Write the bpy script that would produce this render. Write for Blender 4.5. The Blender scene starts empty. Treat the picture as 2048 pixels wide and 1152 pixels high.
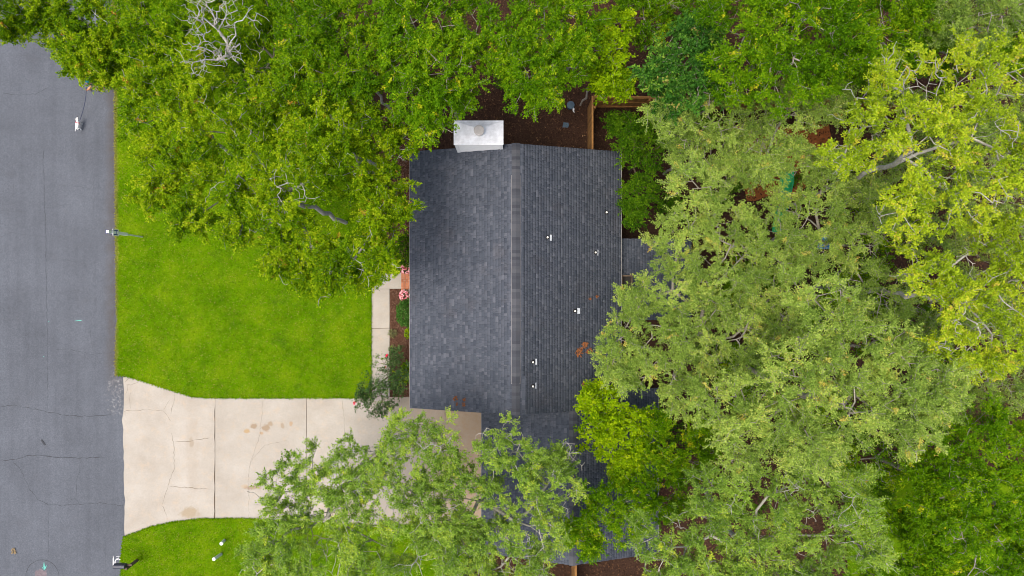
import bpy, math, random
import numpy as np
from mathutils import Vector, Matrix

# ------------------------------------------------------------------ camera, sky, sun, exposure
scene = bpy.context.scene
col = scene.collection
H = 31.0            # drone height
F = 1365.0          # focal length in photograph pixels (24 mm equivalent)

cam_data = bpy.data.cameras.new('camera')
cam_data.sensor_width = 36.0
cam_data.lens = 24.0
cam_data.clip_start = 0.1
cam_data.clip_end = 2000.0
cam = bpy.data.objects.new('camera', cam_data)
cam.location = (0, 0, H)
cam.rotation_euler = (0, 0, 0)
col.objects.link(cam)
scene.camera = cam

SUN_EL, SUN_AZ = 72.0, 202.0      # elevation, direction towards the sun measured from +X anticlockwise
world = bpy.data.worlds.new('World')
scene.world = world
world.use_nodes = True
wn = world.node_tree.nodes
wl = world.node_tree.links
wn.clear()
sky = wn.new('ShaderNodeTexSky')
sky.sky_type = 'NISHITA'
sky.sun_disc = False
sky.sun_elevation = math.radians(SUN_EL)
sky.sun_rotation = math.radians(90.0 - SUN_AZ)
sky.air_density = 1.0
sky.dust_density = 6.0
sky.ozone_density = 0.6
bg = wn.new('ShaderNodeBackground')
bg.inputs['Strength'].default_value = 0.15
wo = wn.new('ShaderNodeOutputWorld')
wl.new(sky.outputs[0], bg.inputs[0])
wl.new(bg.outputs[0], wo.inputs[0])

sd = bpy.data.lights.new('sun', 'SUN')
sd.energy = 1.5
sd.angle = math.radians(28)
sd.color = (1.0, 0.96, 0.90)
sun = bpy.data.objects.new('sun', sd)
d_to_sun = Vector((math.cos(math.radians(SUN_EL)) * math.cos(math.radians(SUN_AZ)),
                   math.cos(math.radians(SUN_EL)) * math.sin(math.radians(SUN_AZ)),
                   math.sin(math.radians(SUN_EL))))
sun.rotation_euler = d_to_sun.to_track_quat('Z', 'Y').to_euler()
sun.location = (-20, 0, 40)
col.objects.link(sun)

scene.view_settings.view_transform = 'Standard'
scene.view_settings.look = 'None'
scene.view_settings.gamma = 1.0
scene.view_settings.use_curve_mapping = False
scene.view_settings.exposure = 0.84
scene.render.engine = 'CYCLES'
scene.cycles.max_bounces = 6
scene.cycles.filter_width = 1.0
scene.cycles.use_denoising = True
scene.cycles.transparent_max_bounces = 4

# ------------------------------------------------------------------ helpers
rng = np.random.default_rng(7)
random.seed(7)


def P(px, py, z=0.0):
    """photograph pixel seen at height z -> world point"""
    k = (H - z) / F
    return ((px - 1024.0) * k, (576.0 - py) * k, z)


def PX(px, z=0.0):
    return (px - 1024.0) * (H - z) / F


def PY(py, z=0.0):
    return (576.0 - py) * (H - z) / F


def fast_mesh(name, verts, faces, tone=None, smooth=False):
    verts = np.ascontiguousarray(verts, dtype=np.float32)
    faces = np.ascontiguousarray(faces, dtype=np.int32)
    me = bpy.data.meshes.new(name)
    m, k = faces.shape
    me.vertices.add(len(verts))
    me.vertices.foreach_set('co', verts.ravel())
    me.loops.add(m * k)
    me.loops.foreach_set('vertex_index', faces.ravel())
    me.polygons.add(m)
    me.polygons.foreach_set('loop_start', np.arange(0, m * k, k, dtype=np.int32))
    me.update(calc_edges=True)
    if smooth:
        me.polygons.foreach_set('use_smooth', np.ones(m, dtype=bool))
    if tone is not None:
        a = me.attributes.new('tone', 'FLOAT', 'FACE')
        a.data.foreach_set('value', np.ascontiguousarray(tone, dtype=np.float32))
    return me


class MB:
    """collects simple solids; build() links them as one mesh object"""

    def __init__(self):
        self.v, self.f = [], []

    def add(self, vs, fs):
        o = len(self.v)
        self.v += [tuple(p) for p in vs]
        self.f += [tuple(i + o for i in f) for f in fs]
        return self

    def box(self, x0, x1, y0, y1, z0, z1):
        vs = [(x0, y0, z0), (x1, y0, z0), (x1, y1, z0), (x0, y1, z0),
              (x0, y0, z1), (x1, y0, z1), (x1, y1, z1), (x0, y1, z1)]
        return self.add(vs, [(3, 2, 1, 0), (4, 5, 6, 7), (0, 1, 5, 4), (1, 2, 6, 5), (2, 3, 7, 6), (3, 0, 4, 7)])

    def hexa(self, b, t):
        return self.add(list(b) + list(t), [(3, 2, 1, 0), (4, 5, 6, 7), (0, 1, 5, 4), (1, 2, 6, 5), (2, 3, 7, 6), (3, 0, 4, 7)])

    def prism(self, poly, z0, z1, top_jit=0):
        n = len(poly)
        vs = [(x, y, z0) for x, y in poly] + [(x, y, z1) for x, y in poly]
        fs = [tuple(range(n - 1, -1, -1)), tuple(range(n, 2 * n))]
        fs += [(i, (i + 1) % n, n + (i + 1) % n, n + i) for i in range(n)]
        return self.add(vs, fs)

    def lathe(self, prof, cx=0, cy=0, n=20, cap=True):
        vs, fs = [], []
        for r, z in prof:
            for i in range(n):
                a = 2 * math.pi * i / n
                vs.append((cx + r * math.cos(a), cy + r * math.sin(a), z))
        for j in range(len(prof) - 1):
            for i in range(n):
                a, b = j * n + i, j * n + (i + 1) % n
                fs.append((a, b, b + n, a + n))
        if cap:
            fs.append(tuple(range(n - 1, -1, -1)))
            fs.append(tuple(range((len(prof) - 1) * n, len(prof) * n)))
        return self.add(vs, fs)

    def tube(self, pts, rad, n=6):
        pts = [Vector(p) for p in pts]
        if not hasattr(rad, '__len__'):
            rad = [rad] * len(pts)
        vs, fs = [], []
        for i, p in enumerate(pts):
            t = (pts[min(i + 1, len(pts) - 1)] - pts[max(i - 1, 0)]).normalized()
            u = t.cross(Vector((0.13, 0.31, 0.94)))
            if u.length < 1e-3:
                u = t.cross(Vector((1, 0, 0)))
            u.normalize()
            w = t.cross(u)
            for k in range(n):
                a = 2 * math.pi * k / n
                vs.append(p + (u * math.cos(a) + w * math.sin(a)) * rad[i])
        for i in range(len(pts) - 1):
            for k in range(n):
                a, b = i * n + k, i * n + (k + 1) % n
                fs.append((a, b, b + n, a + n))
        fs.append(tuple(range(n - 1, -1, -1)))
        fs.append(tuple(range((len(pts) - 1) * n, len(pts) * n)))
        return self.add(vs, fs)

    def build(self, name, mat, parent=None, smooth=False, bevel=0):
        me = bpy.data.meshes.new(name)
        me.from_pydata(self.v, [], self.f)
        if smooth:
            for p in me.polygons:
                p.use_smooth = True
        o = bpy.data.objects.new(name, me)
        me.materials.append(mat)
        col.objects.link(o)
        if parent:
            o.parent = parent
        if bevel:
            b = o.modifiers.new('bevel', 'BEVEL')
            b.width = bevel
            b.segments = 2
        return o


def obj(name, me, mat=None, parent=None):
    if mat is not None and not me.materials:
        me.materials.append(mat)
    o = bpy.data.objects.new(name, me)
    col.objects.link(o)
    if parent:
        o.parent = parent
    return o


def empty(name, loc=(0, 0, 0)):
    o = bpy.data.objects.new(name, None)
    o.location = loc
    o.empty_display_size = 0.3
    col.objects.link(o)
    return o


def tag(o, label=None, cat=None, group=None, kind=None):
    if label: o['label'] = label
    if cat: o['category'] = cat
    if group: o['group'] = group
    if kind: o['kind'] = kind
    return o


def struct(o, label=None):
    o['kind'] = 'structure'
    if label: o['label'] = label
    return o


# ------------------------------------------------------------------ materials
class NT:
    def __init__(self, name):
        self.m = bpy.data.materials.new(name)
        self.m.use_nodes = True
        self.t = self.m.node_tree
        self.n = self.t.nodes
        self.bsdf = self.n['Principled BSDF']
        self.coord = self.n.new('ShaderNodeNewGeometry').outputs['Position']

    def link(self, a, b):
        self.t.links.new(a, b)

    def noise(self, scale, detail=4, rough=0.6, stretch=None, dist=0.0):
        nz = self.n.new('ShaderNodeTexNoise')
        nz.inputs['Scale'].default_value = scale
        nz.inputs['Detail'].default_value = detail
        nz.inputs['Roughness'].default_value = rough
        nz.inputs['Distortion'].default_value = dist
        c = self.coord
        if stretch:
            mp = self.n.new('ShaderNodeMapping')
            mp.inputs['Scale'].default_value = stretch
            self.link(self.coord, mp.inputs['Vector'])
            c = mp.outputs[0]
        self.link(c, nz.inputs['Vector'])
        return nz.outputs['Fac']

    def ramp(self, fac, stops, mode='LINEAR'):
        r = self.n.new('ShaderNodeValToRGB')
        r.color_ramp.interpolation = mode
        els = r.color_ramp.elements
        while len(els) < len(stops):
            els.new(0.5)
        for e, (p, c) in zip(els, stops):
            e.position = p
            e.color = (c[0], c[1], c[2], 1) if hasattr(c, '__len__') else (c, c, c, 1)
        self.link(fac, r.inputs[0])
        return r.outputs[0]

    def mix(self, fac, a, b, mode='MIX'):
        x = self.n.new('ShaderNodeMix')
        x.data_type = 'RGBA'
        x.blend_type = mode
        for si, val in ((0, fac), (6, a), (7, b)):
            sock = x.inputs[si]
            if hasattr(val, 'is_output'):
                self.link(val, sock)
            elif hasattr(val, '__len__'):
                sock.default_value = (val[0], val[1], val[2], 1)
            else:
                sock.default_value = val if si == 0 else (val, val, val, 1)
        return x.outputs[2]

    def math(self, op, a, b=None, c=None, clamp=False):
        x = self.n.new('ShaderNodeMath')
        x.operation = op
        x.use_clamp = clamp
        for i, val in enumerate((a, b, c)):
            if val is None: continue
            if hasattr(val, 'is_output'):
                self.link(val, x.inputs[i])
            else:
                x.inputs[i].default_value = val
        return x.outputs[0]

    def sep(self):
        s = self.n.new('ShaderNodeSeparateXYZ')
        self.link(self.coord, s.inputs[0])
        return s.outputs

    def attr(self, name):
        a = self.n.new('ShaderNodeAttribute')
        a.attribute_name = name
        return a.outputs['Fac']

    def color(self, c, rough=0.8, spec=0.3):
        if hasattr(c, 'is_output'):
            self.link(c, self.bsdf.inputs['Base Color'])
        else:
            self.bsdf.inputs['Base Color'].default_value = (c[0], c[1], c[2], 1)
        self.bsdf.inputs['Roughness'].default_value = rough
        self.bsdf.inputs['Specular IOR Level'].default_value = spec
        return self

    def bump(self, h, strength=0.4, dist=0.02):
        b = self.n.new('ShaderNodeBump')
        b.inputs['Strength'].default_value = strength
        b.inputs['Distance'].default_value = dist
        self.link(h, b.inputs['Height'])
        self.link(b.outputs[0], self.bsdf.inputs['Normal'])
        return self

    def blob(self, cx, cy, rx, ry, soft=0.5):
        """0..1 spot mask round a world point (a stain's own shape), roughened by noise"""
        s = self.sep()
        dx = self.math('MULTIPLY', self.math('SUBTRACT', s[0], cx), 1.0 / rx)
        dy = self.math('MULTIPLY', self.math('SUBTRACT', s[1], cy), 1.0 / ry)
        d = self.math('SQRT', self.math('ADD', self.math('MULTIPLY', dx, dx), self.math('MULTIPLY', dy, dy)))
        d = self.math('ADD', d, self.math('MULTIPLY', self.math('SUBTRACT', self.noise(5.0, 4), 0.5), 1.6))
        r = self.n.new('ShaderNodeMapRange')
        r.inputs['From Min'].default_value = 1.0
        r.inputs['From Max'].default_value = 1.0 - soft
        self.link(d, r.inputs['Value'])
        return r.outputs[0]


def flat(name, c, rough=0.7, spec=0.3, var=0.15, scale=8.0, metal=0.0):
    t = NT(name)
    n = t.noise(scale, 5)
    lo = [x * (1 - var) for x in c]
    hi = [min(1, x * (1 + var)) for x in c]
    t.color(t.ramp(n, [(0.3, lo), (0.7, hi)]), rough, spec)
    t.bsdf.inputs['Metallic'].default_value = metal
    return t.m


def mat_asphalt():
    t = NT('asphalt')
    n1 = t.noise(45, 6, 0.75)
    fine = t.noise(140, 2, 0.6)
    big = t.noise(0.35, 4, 0.6)
    streak = t.noise(1.0, 4, 0.6, stretch=(3.0, 0.12, 1))
    base = t.ramp(n1, [(0.25, (0.058, 0.065, 0.078)), (0.55, (0.090, 0.100, 0.118)), (0.8, (0.145, 0.155, 0.175))])
    base = t.mix(t.ramp(fine, [(0.62, 0), (0.74, 0.55)]), base, (0.26, 0.26, 0.27))
    base = t.mix(t.ramp(fine, [(0.26, 0.55), (0.36, 0.0)]), base, (0.04, 0.042, 0.05))
    base = t.mix(0.55, base, t.ramp(big, [(0.3, 0.62), (0.7, 1.12)]), 'MULTIPLY')
    base = t.mix(0.3, base, t.ramp(streak, [(0.3, 0.66), (0.7, 1.15)]), 'MULTIPLY')
    agg = t.noise(17, 3, 0.8)
    base = t.mix(0.85, base, t.ramp(agg, [(0.3, 0.74), (0.7, 1.22)]), 'MULTIPLY')
    base = t.mix(t.ramp(t.noise(0.9, 6, 0.7), [(0.58, 0), (0.72, 0.35)]), base, (0.07, 0.072, 0.08))
    # dirty gutter line along the lawn edge
    s = t.sep()
    dx = t.math('ADD', s[0], t.math('MULTIPLY', t.math('SUBTRACT', t.noise(1.2, 5), 0.5), 0.5))
    r = t.n.new('ShaderNodeMapRange')
    r.inputs['From Min'].default_value = PX(206)
    r.inputs['From Max'].default_value = PX(226)
    t.link(dx, r.inputs['Value'])
    up = t.n.new('ShaderNodeMapRange')
    up.inputs['From Min'].default_value = PY(800)
    up.inputs['From Max'].default_value = PY(720)
    t.link(s[1], up.inputs['Value'])
    g = t.math('MULTIPLY', t.math('MULTIPLY', r.outputs[0], up.outputs[0]), t.ramp(t.noise(2.5, 5), [(0.25, 0.35), (0.65, 1.0)]))
    base = t.mix(g, base, (0.064, 0.058, 0.056))
    # dry grit near the drive mouth
    grit = t.math('MULTIPLY', t.blob(PX(232), PY(785), 0.55, 1.2), t.ramp(t.noise(9, 5, 0.8), [(0.5, 0), (0.7, 0.7)]))
    base = t.mix(grit, base, (0.32, 0.31, 0.30))
    t.color(base, 0.88, 0.25)
    t.bump(t.noise(90, 4, 0.7), 0.5, 0.01)
    return t.m


def mat_concrete(name, stains):
    t = NT(name)
    n1 = t.noise(0.7, 6, 0.65)
    n2 = t.noise(30, 4, 0.7)
    oi = t.n.new('ShaderNodeObjectInfo')
    base = t.ramp(n1, [(0.3, (0.292, 0.262, 0.219)), (0.55, (0.338, 0.311, 0.268)), (0.75, (0.376, 0.351, 0.31))])
    base = t.mix(0.45, base, t.ramp(n2, [(0.3, 0.72), (0.7, 1.1)]), 'MULTIPLY')
    base = t.mix(t.ramp(t.noise(2.4, 6, 0.75), [(0.52, 0.0), (0.72, 0.5)]), base, (0.40, 0.31, 0.215))
    base = t.mix(0.5, base, t.ramp(t.noise(11, 5, 0.8), [(0.3, 0.84), (0.7, 1.1)]), 'MULTIPLY')
    base = t.mix(0.8, base, t.ramp(oi.outputs['Random'], [(0, 0.93), (1, 1.05)]), 'MULTIPLY')
    if stains:
        for (x, y, rx, ry, k, c) in stains:
            m = t.math('MULTIPLY', t.blob(PX(x), PY(y), rx, ry, 0.45), k)
            base = t.mix(m, base, c)
        # brown grime gathers towards the garage
        s = t.sep()
        r = t.n.new('ShaderNodeMapRange')
        r.inputs['From Min'].default_value = PX(740)
        r.inputs['From Max'].default_value = PX(935)
        t.link(s[0], r.inputs['Value'])
        g = t.math('MULTIPLY', r.outputs[0], t.ramp(t.noise(3.5, 6, 0.8), [(0.25, 0.35), (0.65, 0.85)]))
        base = t.mix(g, base, (0.27, 0.185, 0.11))
    t.color(base, 0.9, 0.2)
    t.bump(n2, 0.25, 0.006)
    return t.m


def mat_grass(name='grass', blades=False):
    t = NT(name)
    big = t.noise(0.6, 6, 0.68)
    mid = t.noise(2.6, 5, 0.7)
    fine = t.noise(26, 3, 0.7)
    base = t.ramp(big, [(0.3, (0.042, 0.116, 0.000)), (0.5, (0.074, 0.170, 0.000)), (0.7, (0.126, 0.215, 0.002))])
    base = t.mix(t.ramp(mid, [(0.45, 0), (0.75, 0.55)]), base, (0.125, 0.185, 0.004))
    base = t.mix(t.ramp(t.noise(1.1, 5, 0.7), [(0.56, 0), (0.72, 0.6)]), base, (0.036, 0.10, 0.004))
    base = t.mix(t.ramp(t.noise(3.4, 6, 0.8), [(0.64, 0), (0.76, 0.4)]), base, (0.19, 0.19, 0.04))
    base = t.mix(0.55, base, t.ramp(fine, [(0.25, 0.5), (0.7, 1.25)]), 'MULTIPLY')
    s = t.sep()
    e = t.n.new('ShaderNodeMapRange')
    e.inputs['From Min'].default_value = PX(239)
    e.inputs['From Max'].default_value = PX(233)
    t.link(t.math('ADD', s[0], t.math('MULTIPLY', t.math('SUBTRACT', t.noise(1.5, 4), .5), .25)), e.inputs['Value'])
    base = t.mix(t.math('MULTIPLY', e.outputs[0], .65), base, (0.20, 0.165, 0.045))
    if blades:
        base = t.mix(0.8, base, t.ramp(t.attr('tone'), [(0, 0.5), (0.6, 1.1), (1.0, 1.75)]), 'MULTIPLY')
        base = t.mix(t.ramp(t.attr('tone'), [(0.93, 0), (0.97, 0.8)]), base, (0.28, 0.22, 0.08))
    else:
        base = t.mix(0.15, base, (0.09, 0.075, 0.02))
    t.color(base, 0.9, 0.0)
    return t.m


def mat_mulch(name, dark, light):
    t = NT(name)
    n = t.noise(16, 5, 0.8)
    n2 = t.noise(1.1, 5, 0.65)
    base = t.ramp(n, [(0.3, dark), (0.6, light), (0.8, [min(1, c * 1.6) for c in light])])
    base = t.mix(0.6, base, t.ramp(n2, [(0.3, 0.55), (0.7, 1.25)]), 'MULTIPLY')
    t.color(base, 0.95, 0.1)
    t.bump(n, 0.9, 0.04)
    return t.m


def mat_tone(name, stops, rough=0.8, spec=0.2, grain=None):
    t = NT(name)
    c = t.ramp(t.attr('tone'), stops)
    if grain:
        c = t.mix(0.6, c, t.ramp(t.noise(grain, 4, 0.75), [(0.25, 0.6), (0.75, 1.35)]), 'MULTIPLY')
    t.color(c, rough, spec)
    return t.m


def mat_leaf(name, stops, transl=0.46, rough=0.6):
    t = NT(name)
    c = t.ramp(t.attr('tone'), stops)
    t.color(c, rough, 0.06)
    tr = t.n.new('ShaderNodeBsdfTranslucent')
    c2 = t.mix(1.0, c, (1.25, 1.35, 0.55), 'MULTIPLY')
    t.link(c2, tr.inputs['Color'])
    mx = t.n.new('ShaderNodeMixShader')
    mx.inputs[0].default_value = transl
    t.link(t.bsdf.outputs[0], mx.inputs[1])
    t.link(tr.outputs[0], mx.inputs[2])
    t.link(mx.outputs[0], t.n['Material Output'].inputs['Surface'])
    return t.m


def mat_bark(name, lo, hi):
    t = NT(name)
    n = t.noise(9, 6, 0.8)
    c = t.ramp(n, [(0.3, lo), (0.62, hi)])
    t.color(c, 0.95, 0.1)
    return t.m


def mat_shingle(name, cols):
    t = NT(name)
    c = t.ramp(t.attr('tone'), [(i / (len(cols) - 1), k) for i, k in enumerate(cols)])
    g = t.noise(70, 3, 0.8)
    c = t.mix(0.5, c, t.ramp(g, [(0.3, 0.62), (0.7, 1.3)]), 'MULTIPLY')
    c = t.mix(0.6, c, t.ramp(t.noise(0.5, 5, 0.6), [(0.3, 0.88), (0.7, 1.08)]), 'MULTIPLY')
    c = t.mix(t.ramp(t.noise(0.8, 5, 0.7), [(0.55, 0), (0.75, 0.3)]), c, (0.085, 0.072, 0.07))
    t.color(c, 0.93, 0.15)
    t.bump(g, 0.5, 0.006)
    return t.m


def mat_wood(name, lo, hi):
    t = NT(name)
    oi = t.n.new('ShaderNodeObjectInfo')
    n = t.noise(6, 6, 0.75, stretch=(1, 1, 0.15))
    c = t.ramp(n, [(0.3, lo), (0.7, hi)])
    c = t.mix(0.7, c, t.ramp(oi.outputs['Random'], [(0, 0.65), (1, 1.2)]), 'MULTIPLY')
    t.color(c, 0.85, 0.2)
    return t.m


M = {}
M['asphalt'] = mat_asphalt()
STAINS = [(495, 862, .16, .12, .9, (.30, .21, .11)), (508, 852, .2, .14, 1, (.235, .18, .125)), (532, 856, .22, .2, 1, (.235, .18, .125)),
          (541, 848, .14, .13, .9, (.25, .195, .135)), (565, 851, .1, .16, .8, (.25, .195, .135)), (582, 848, .09, .15, .7, (.3, .2, .11)),
          (523, 866, .12, .08, .7, (.3, .2, .11)), (505, 975, .42, .13, .9, (.24, .18, .125)), (488, 972, .2, .1, .5, (.33, .25, .16)),
          (385, 900, .35, 2.6, .22, (.26, .21, .155)), (383, 885, .12, .3, .45, (.22, .17, .11)), (380, 1025, .5, .3, .6, (.24, .18, .1)),
          (700, 1010, 1.6, .7, .3, (.33, .24, .14))]
M['concrete'] = mat_concrete('driveway_concrete', STAINS)
M['walk'] = mat_concrete('walkway_concrete', [])
M['grass'] = mat_grass('lawn_turf')
M['blade'] = mat_grass('grass_blades', True)
M['mulch'] = mat_mulch('forest_floor', (0.016, 0.009, 0.006), (0.052, 0.027, 0.017))
M['bed'] = mat_mulch('bark_mulch', (0.035, 0.017, 0.011), (0.105, 0.05, 0.03))
M['chip'] = mat_tone('bark_chips', [(0, (0.03, 0.015, 0.01)), (0.5, (0.10, 0.048, 0.03)), (0.85, (0.16, 0.085, 0.055)), (1, (0.3, 0.2, 0.14))], 0.95, 0.1)
M['litter'] = mat_tone('dead_leaves', [(0, (0.02, 0.011, 0.007)), (0.6, (0.055, 0.029, 0.017)), (0.96, (0.10, 0.05, 0.026)), (1, (0.2, 0.12, 0.06))], 0.95, 0.1)
M['clay'] = mat_mulch('red_clay', (0.17, 0.055, 0.018), (0.30, 0.10, 0.03))
M['crack'] = flat('crack_filler', (0.050, 0.053, 0.060), 0.95, 0.1)
M['seam'] = flat('asphalt_seam', (0.066, 0.07, 0.08), 0.95, 0.1)
M['joint'] = flat('concrete_joint', (0.14, 0.11, 0.08), 0.95, 0.1)
M['teal_paint'] = flat('teal_marking_paint', (0.10, 0.36, 0.30), 0.8, 0.2, 0.3, 30)
M['white_paint'] = flat('white_marking_paint', (0.62, 0.62, 0.62), 0.8, 0.2, 0.25, 30)
M['red_dust'] = flat('red_marking_dust', (0.135, 0.112, 0.122), 0.9, 0.1, 0.25, 9)
SH = [(0.046, 0.054, 0.071), (0.057, 0.066, 0.085), (0.067, 0.076, 0.096), (0.078, 0.087, 0.108), (0.100, 0.109, 0.132)]
M['shingle'] = mat_shingle('asphalt_shingles', SH)
M['cap'] = mat_shingle('ridge_cap_shingles', [(0.046, 0.050, 0.061), (0.060, 0.064, 0.076), (0.074, 0.077, 0.088)])
M['deck'] = flat('roof_felt', (0.012, 0.012, 0.014), 0.95, 0.1)
M['white'] = flat('white_painted_siding', (0.80, 0.80, 0.80), 0.6, 0.3, 0.05)
M['capmetal'] = flat('white_chimney_cap_metal', (0.62, 0.635, 0.665), 0.5, 0.3, 0.18, 5)
M['flue'] = flat('galvanised_flue', (0.40, 0.375, 0.35), 0.5, 0.4, 0.15, 12)
M['dark'] = flat('dark_recess', (0.03, 0.028, 0.026), 0.9, 0.1)
M['vent_lead'] = flat('pale_flashing_metal', (0.44, 0.47, 0.51), 0.5, 0.3, 0.08, 12)
M['pvc'] = flat('white_plastic_pipe', (0.80, 0.80, 0.76), 0.4, 0.4, 0.06)
M['ridge_vent'] = flat('ridge_vent_plastic', (0.20, 0.19, 0.195), 0.7, 0.3, 0.2, 3)
M['drip'] = flat('drip_edge_metal', (0.22, 0.21, 0.20), 0.6, 0.3)
M['fence'] = mat_wood('cedar_fence_boards', (0.17, 0.078, 0.022), (0.33, 0.17, 0.055))
M['brick'] = mat_wood('red_brick', (0.30, 0.105, 0.05), (0.47, 0.19, 0.10))
M['mortar'] = flat('pale_mortar', (0.42, 0.35, 0.29), 0.95, 0.1)
M['galv'] = flat('galvanised_pole', (0.55, 0.60, 0.56), 0.45, 0.4, 0.1, 20)
M['sign_blue'] = flat('navy_sign_sheet', (0.025, 0.04, 0.22), 0.5, 0.4, 0.1)
M['sign_white'] = flat('white_sign_sheet', (0.85, 0.86, 0.86), 0.5, 0.4, 0.04)
M['black_metal'] = flat('black_mailbox_metal', (0.028, 0.031, 0.046), 0.38, 0.5, 0.2)
M['post_wood'] = mat_wood('weathered_post_wood', (0.06, 0.045, 0.03), (0.14, 0.10, 0.07))
M['leaf_brown'] = flat('dry_brown_leaf', (0.16, 0.062, 0.024), 0.9, 0.1, 0.45, 20)
M['leaf_tan'] = flat('dry_tan_leaf', (0.20, 0.15, 0.085), 0.9, 0.1, 0.4, 40)
M['fur_white'] = flat('white_fur', (0.78, 0.77, 0.74), 0.9, 0.1, 0.08, 30)
M['fur_tan'] = flat('tan_fur', (0.50, 0.24, 0.13), 0.9, 0.1, 0.15, 30)
M['red_strap'] = flat('red_harness', (0.45, 0.03, 0.06), 0.7, 0.2)
M['leash'] = flat('navy_leash', (0.02, 0.025, 0.06), 0.8, 0.2)
M['teal_cloth'] = flat('teal_cloth', (0.05, 0.33, 0.42), 0.9, 0.1, 0.15)
M['skin'] = flat('skin', (0.42, 0.24, 0.16), 0.6, 0.3, 0.06)
M['hair'] = flat('dark_hair', (0.02, 0.016, 0.013), 0.7, 0.3)
M['shorts'] = flat('dark_shorts', (0.03, 0.035, 0.05), 0.9, 0.1)
M['pink'] = mat_tone('pink_petals', [(0, (0.40, 0.035, 0.07)), (0.4, (0.60, 0.14, 0.18)), (0.75, (0.75, 0.36, 0.38)), (1, (0.82, 0.62, 0.62))], 0.7, 0.2)
M['red'] = mat_tone('red_petals', [(0, (0.50, 0.01, 0.04)), (1, (0.75, 0.05, 0.11))], 0.6, 0.2)
M['pot'] = flat('dark_flower_pot', (0.09, 0.05, 0.035), 0.8, 0.2)
M['green_plastic'] = flat('green_plastic', (0.008, 0.30, 0.10), 0.45, 0.4, 0.1)
M['blue_plastic'] = flat('blue_plastic', (0.02, 0.16, 0.36), 0.5, 0.4, 0.15)
M['slate_blue'] = flat('slate_blue_plastic', (0.032, 0.062, 0.088), 0.5, 0.4, 0.15)
M['glass'] = flat('window_glass', (0.05, 0.06, 0.07), 0.08, 0.6, 0.05)
M['door'] = flat('dark_red_door', (0.16, 0.03, 0.025), 0.5, 0.4, 0.08)

OR = (0.42, 0.15, 0.03)
LEAF = {
 'front': [(0, (0.036, 0.094, 0.001)), (0.28, (0.095, 0.20, 0.002)), (0.56, (0.195, 0.315, 0.003)), (0.86, (0.36, 0.45, 0.008)), (0.965, (0.44, 0.48, 0.03)), (0.99, OR)],
 'green': [(0, (0.024, 0.076, 0.001)), (0.33, (0.070, 0.175, 0.002)), (0.66, (0.155, 0.285, 0.003)), (0.92, (0.28, 0.39, 0.008)), (0.985, (0.44, 0.43, 0.02)), (1, OR)],
 'lush': [(0, (0.030, 0.094, 0.001)), (0.38, (0.084, 0.202, 0.002)), (0.72, (0.17, 0.315, 0.004)), (0.94, (0.32, 0.44, 0.010)), (1, (0.55, 0.48, 0.02))],
 'glossy': [(0, (0.016, 0.066, 0.008)), (0.45, (0.048, 0.155, 0.018)), (0.75, (0.115, 0.26, 0.028)), (0.93, (0.24, 0.39, 0.04)), (1, (0.46, 0.31, 0.12))],
 'yellow': [(0, (0.095, 0.16, 0.010)), (0.28, (0.205, 0.305, 0.012)), (0.6, (0.345, 0.455, 0.018)), (0.86, (0.48, 0.55, 0.03)), (0.955, (0.57, 0.51, 0.05)), (1, (0.55, 0.39, 0.09))],
 'olive': [(0, (0.085, 0.15, 0.024)), (0.32, (0.19, 0.295, 0.048)), (0.66, (0.335, 0.45, 0.085)), (0.90, (0.48, 0.56, 0.135)), (0.97, (0.58, 0.52, 0.11)), (1, (0.58, 0.34, 0.08))],
 'bright': [(0, (0.070, 0.16, 0.001)), (0.4, (0.185, 0.315, 0.002)), (0.75, (0.305, 0.445, 0.003)), (1, (0.44, 0.54, 0.010))],
 'oak': [(0, (0.075, 0.145, 0.020)), (0.33, (0.160, 0.275, 0.036)), (0.68, (0.28, 0.415, 0.060)), (0.92, (0.42, 0.52, 0.080)), (1, (0.50, 0.54, 0.03))],
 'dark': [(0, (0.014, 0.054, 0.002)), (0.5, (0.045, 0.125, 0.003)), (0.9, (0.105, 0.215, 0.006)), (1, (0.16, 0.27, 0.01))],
 'camellia': [(0, (0.025, 0.07, 0.018)), (0.5, (0.07, 0.135, 0.045)), (0.85, (0.135, 0.22, 0.075)), (1, (0.22, 0.33, 0.06))],
 'box': [(0, (0.02, 0.08, 0.01)), (0.5, (0.05, 0.16, 0.018)), (0.9, (0.11, 0.26, 0.05)), (1, (0.2, 0.36, 0.1))],
 'pale': [(0, (0.11, 0.14, 0.05)), (1, (0.32, 0.36, 0.17))],
}
for k, s in LEAF.items():
    M['leaf_' + k] = mat_leaf('leaf_' + k, s)
M['bark_pale'] = mat_bark('pale_lichen_bark', (0.20, 0.18, 0.15), (0.44, 0.425, 0.385))
M['bark_grey'] = mat_bark('grey_bark', (0.15, 0.125, 0.10), (0.36, 0.33, 0.28))
M['bark_brown'] = mat_bark('brown_bark', (0.05, 0.035, 0.025), (0.14, 0.10, 0.07))

# ------------------------------------------------------------------ ground, road, lawns, drive
Z_GROUND, Z_ROAD, Z_DRIVE, Z_LAWN = -0.06, -0.03, 0.0, 0.035
struct(MB().add([(-400, -400, Z_GROUND), (400, -400, Z_GROUND), (400, 400, Z_GROUND), (-400, 400, Z_GROUND)], [(0, 1, 2, 3)]).build('ground', M['mulch']),
       'dark brown leaf litter ground under the trees')
road = struct(MB().add([(-27, -150, Z_ROAD), (-16.6, -150, Z_ROAD), (-16.6, 150, Z_ROAD), (-27, 150, Z_ROAD)], [(0, 1, 2, 3)]).build('road', M['asphalt']),
              'grey cracked asphalt road along the front lawn')


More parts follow.
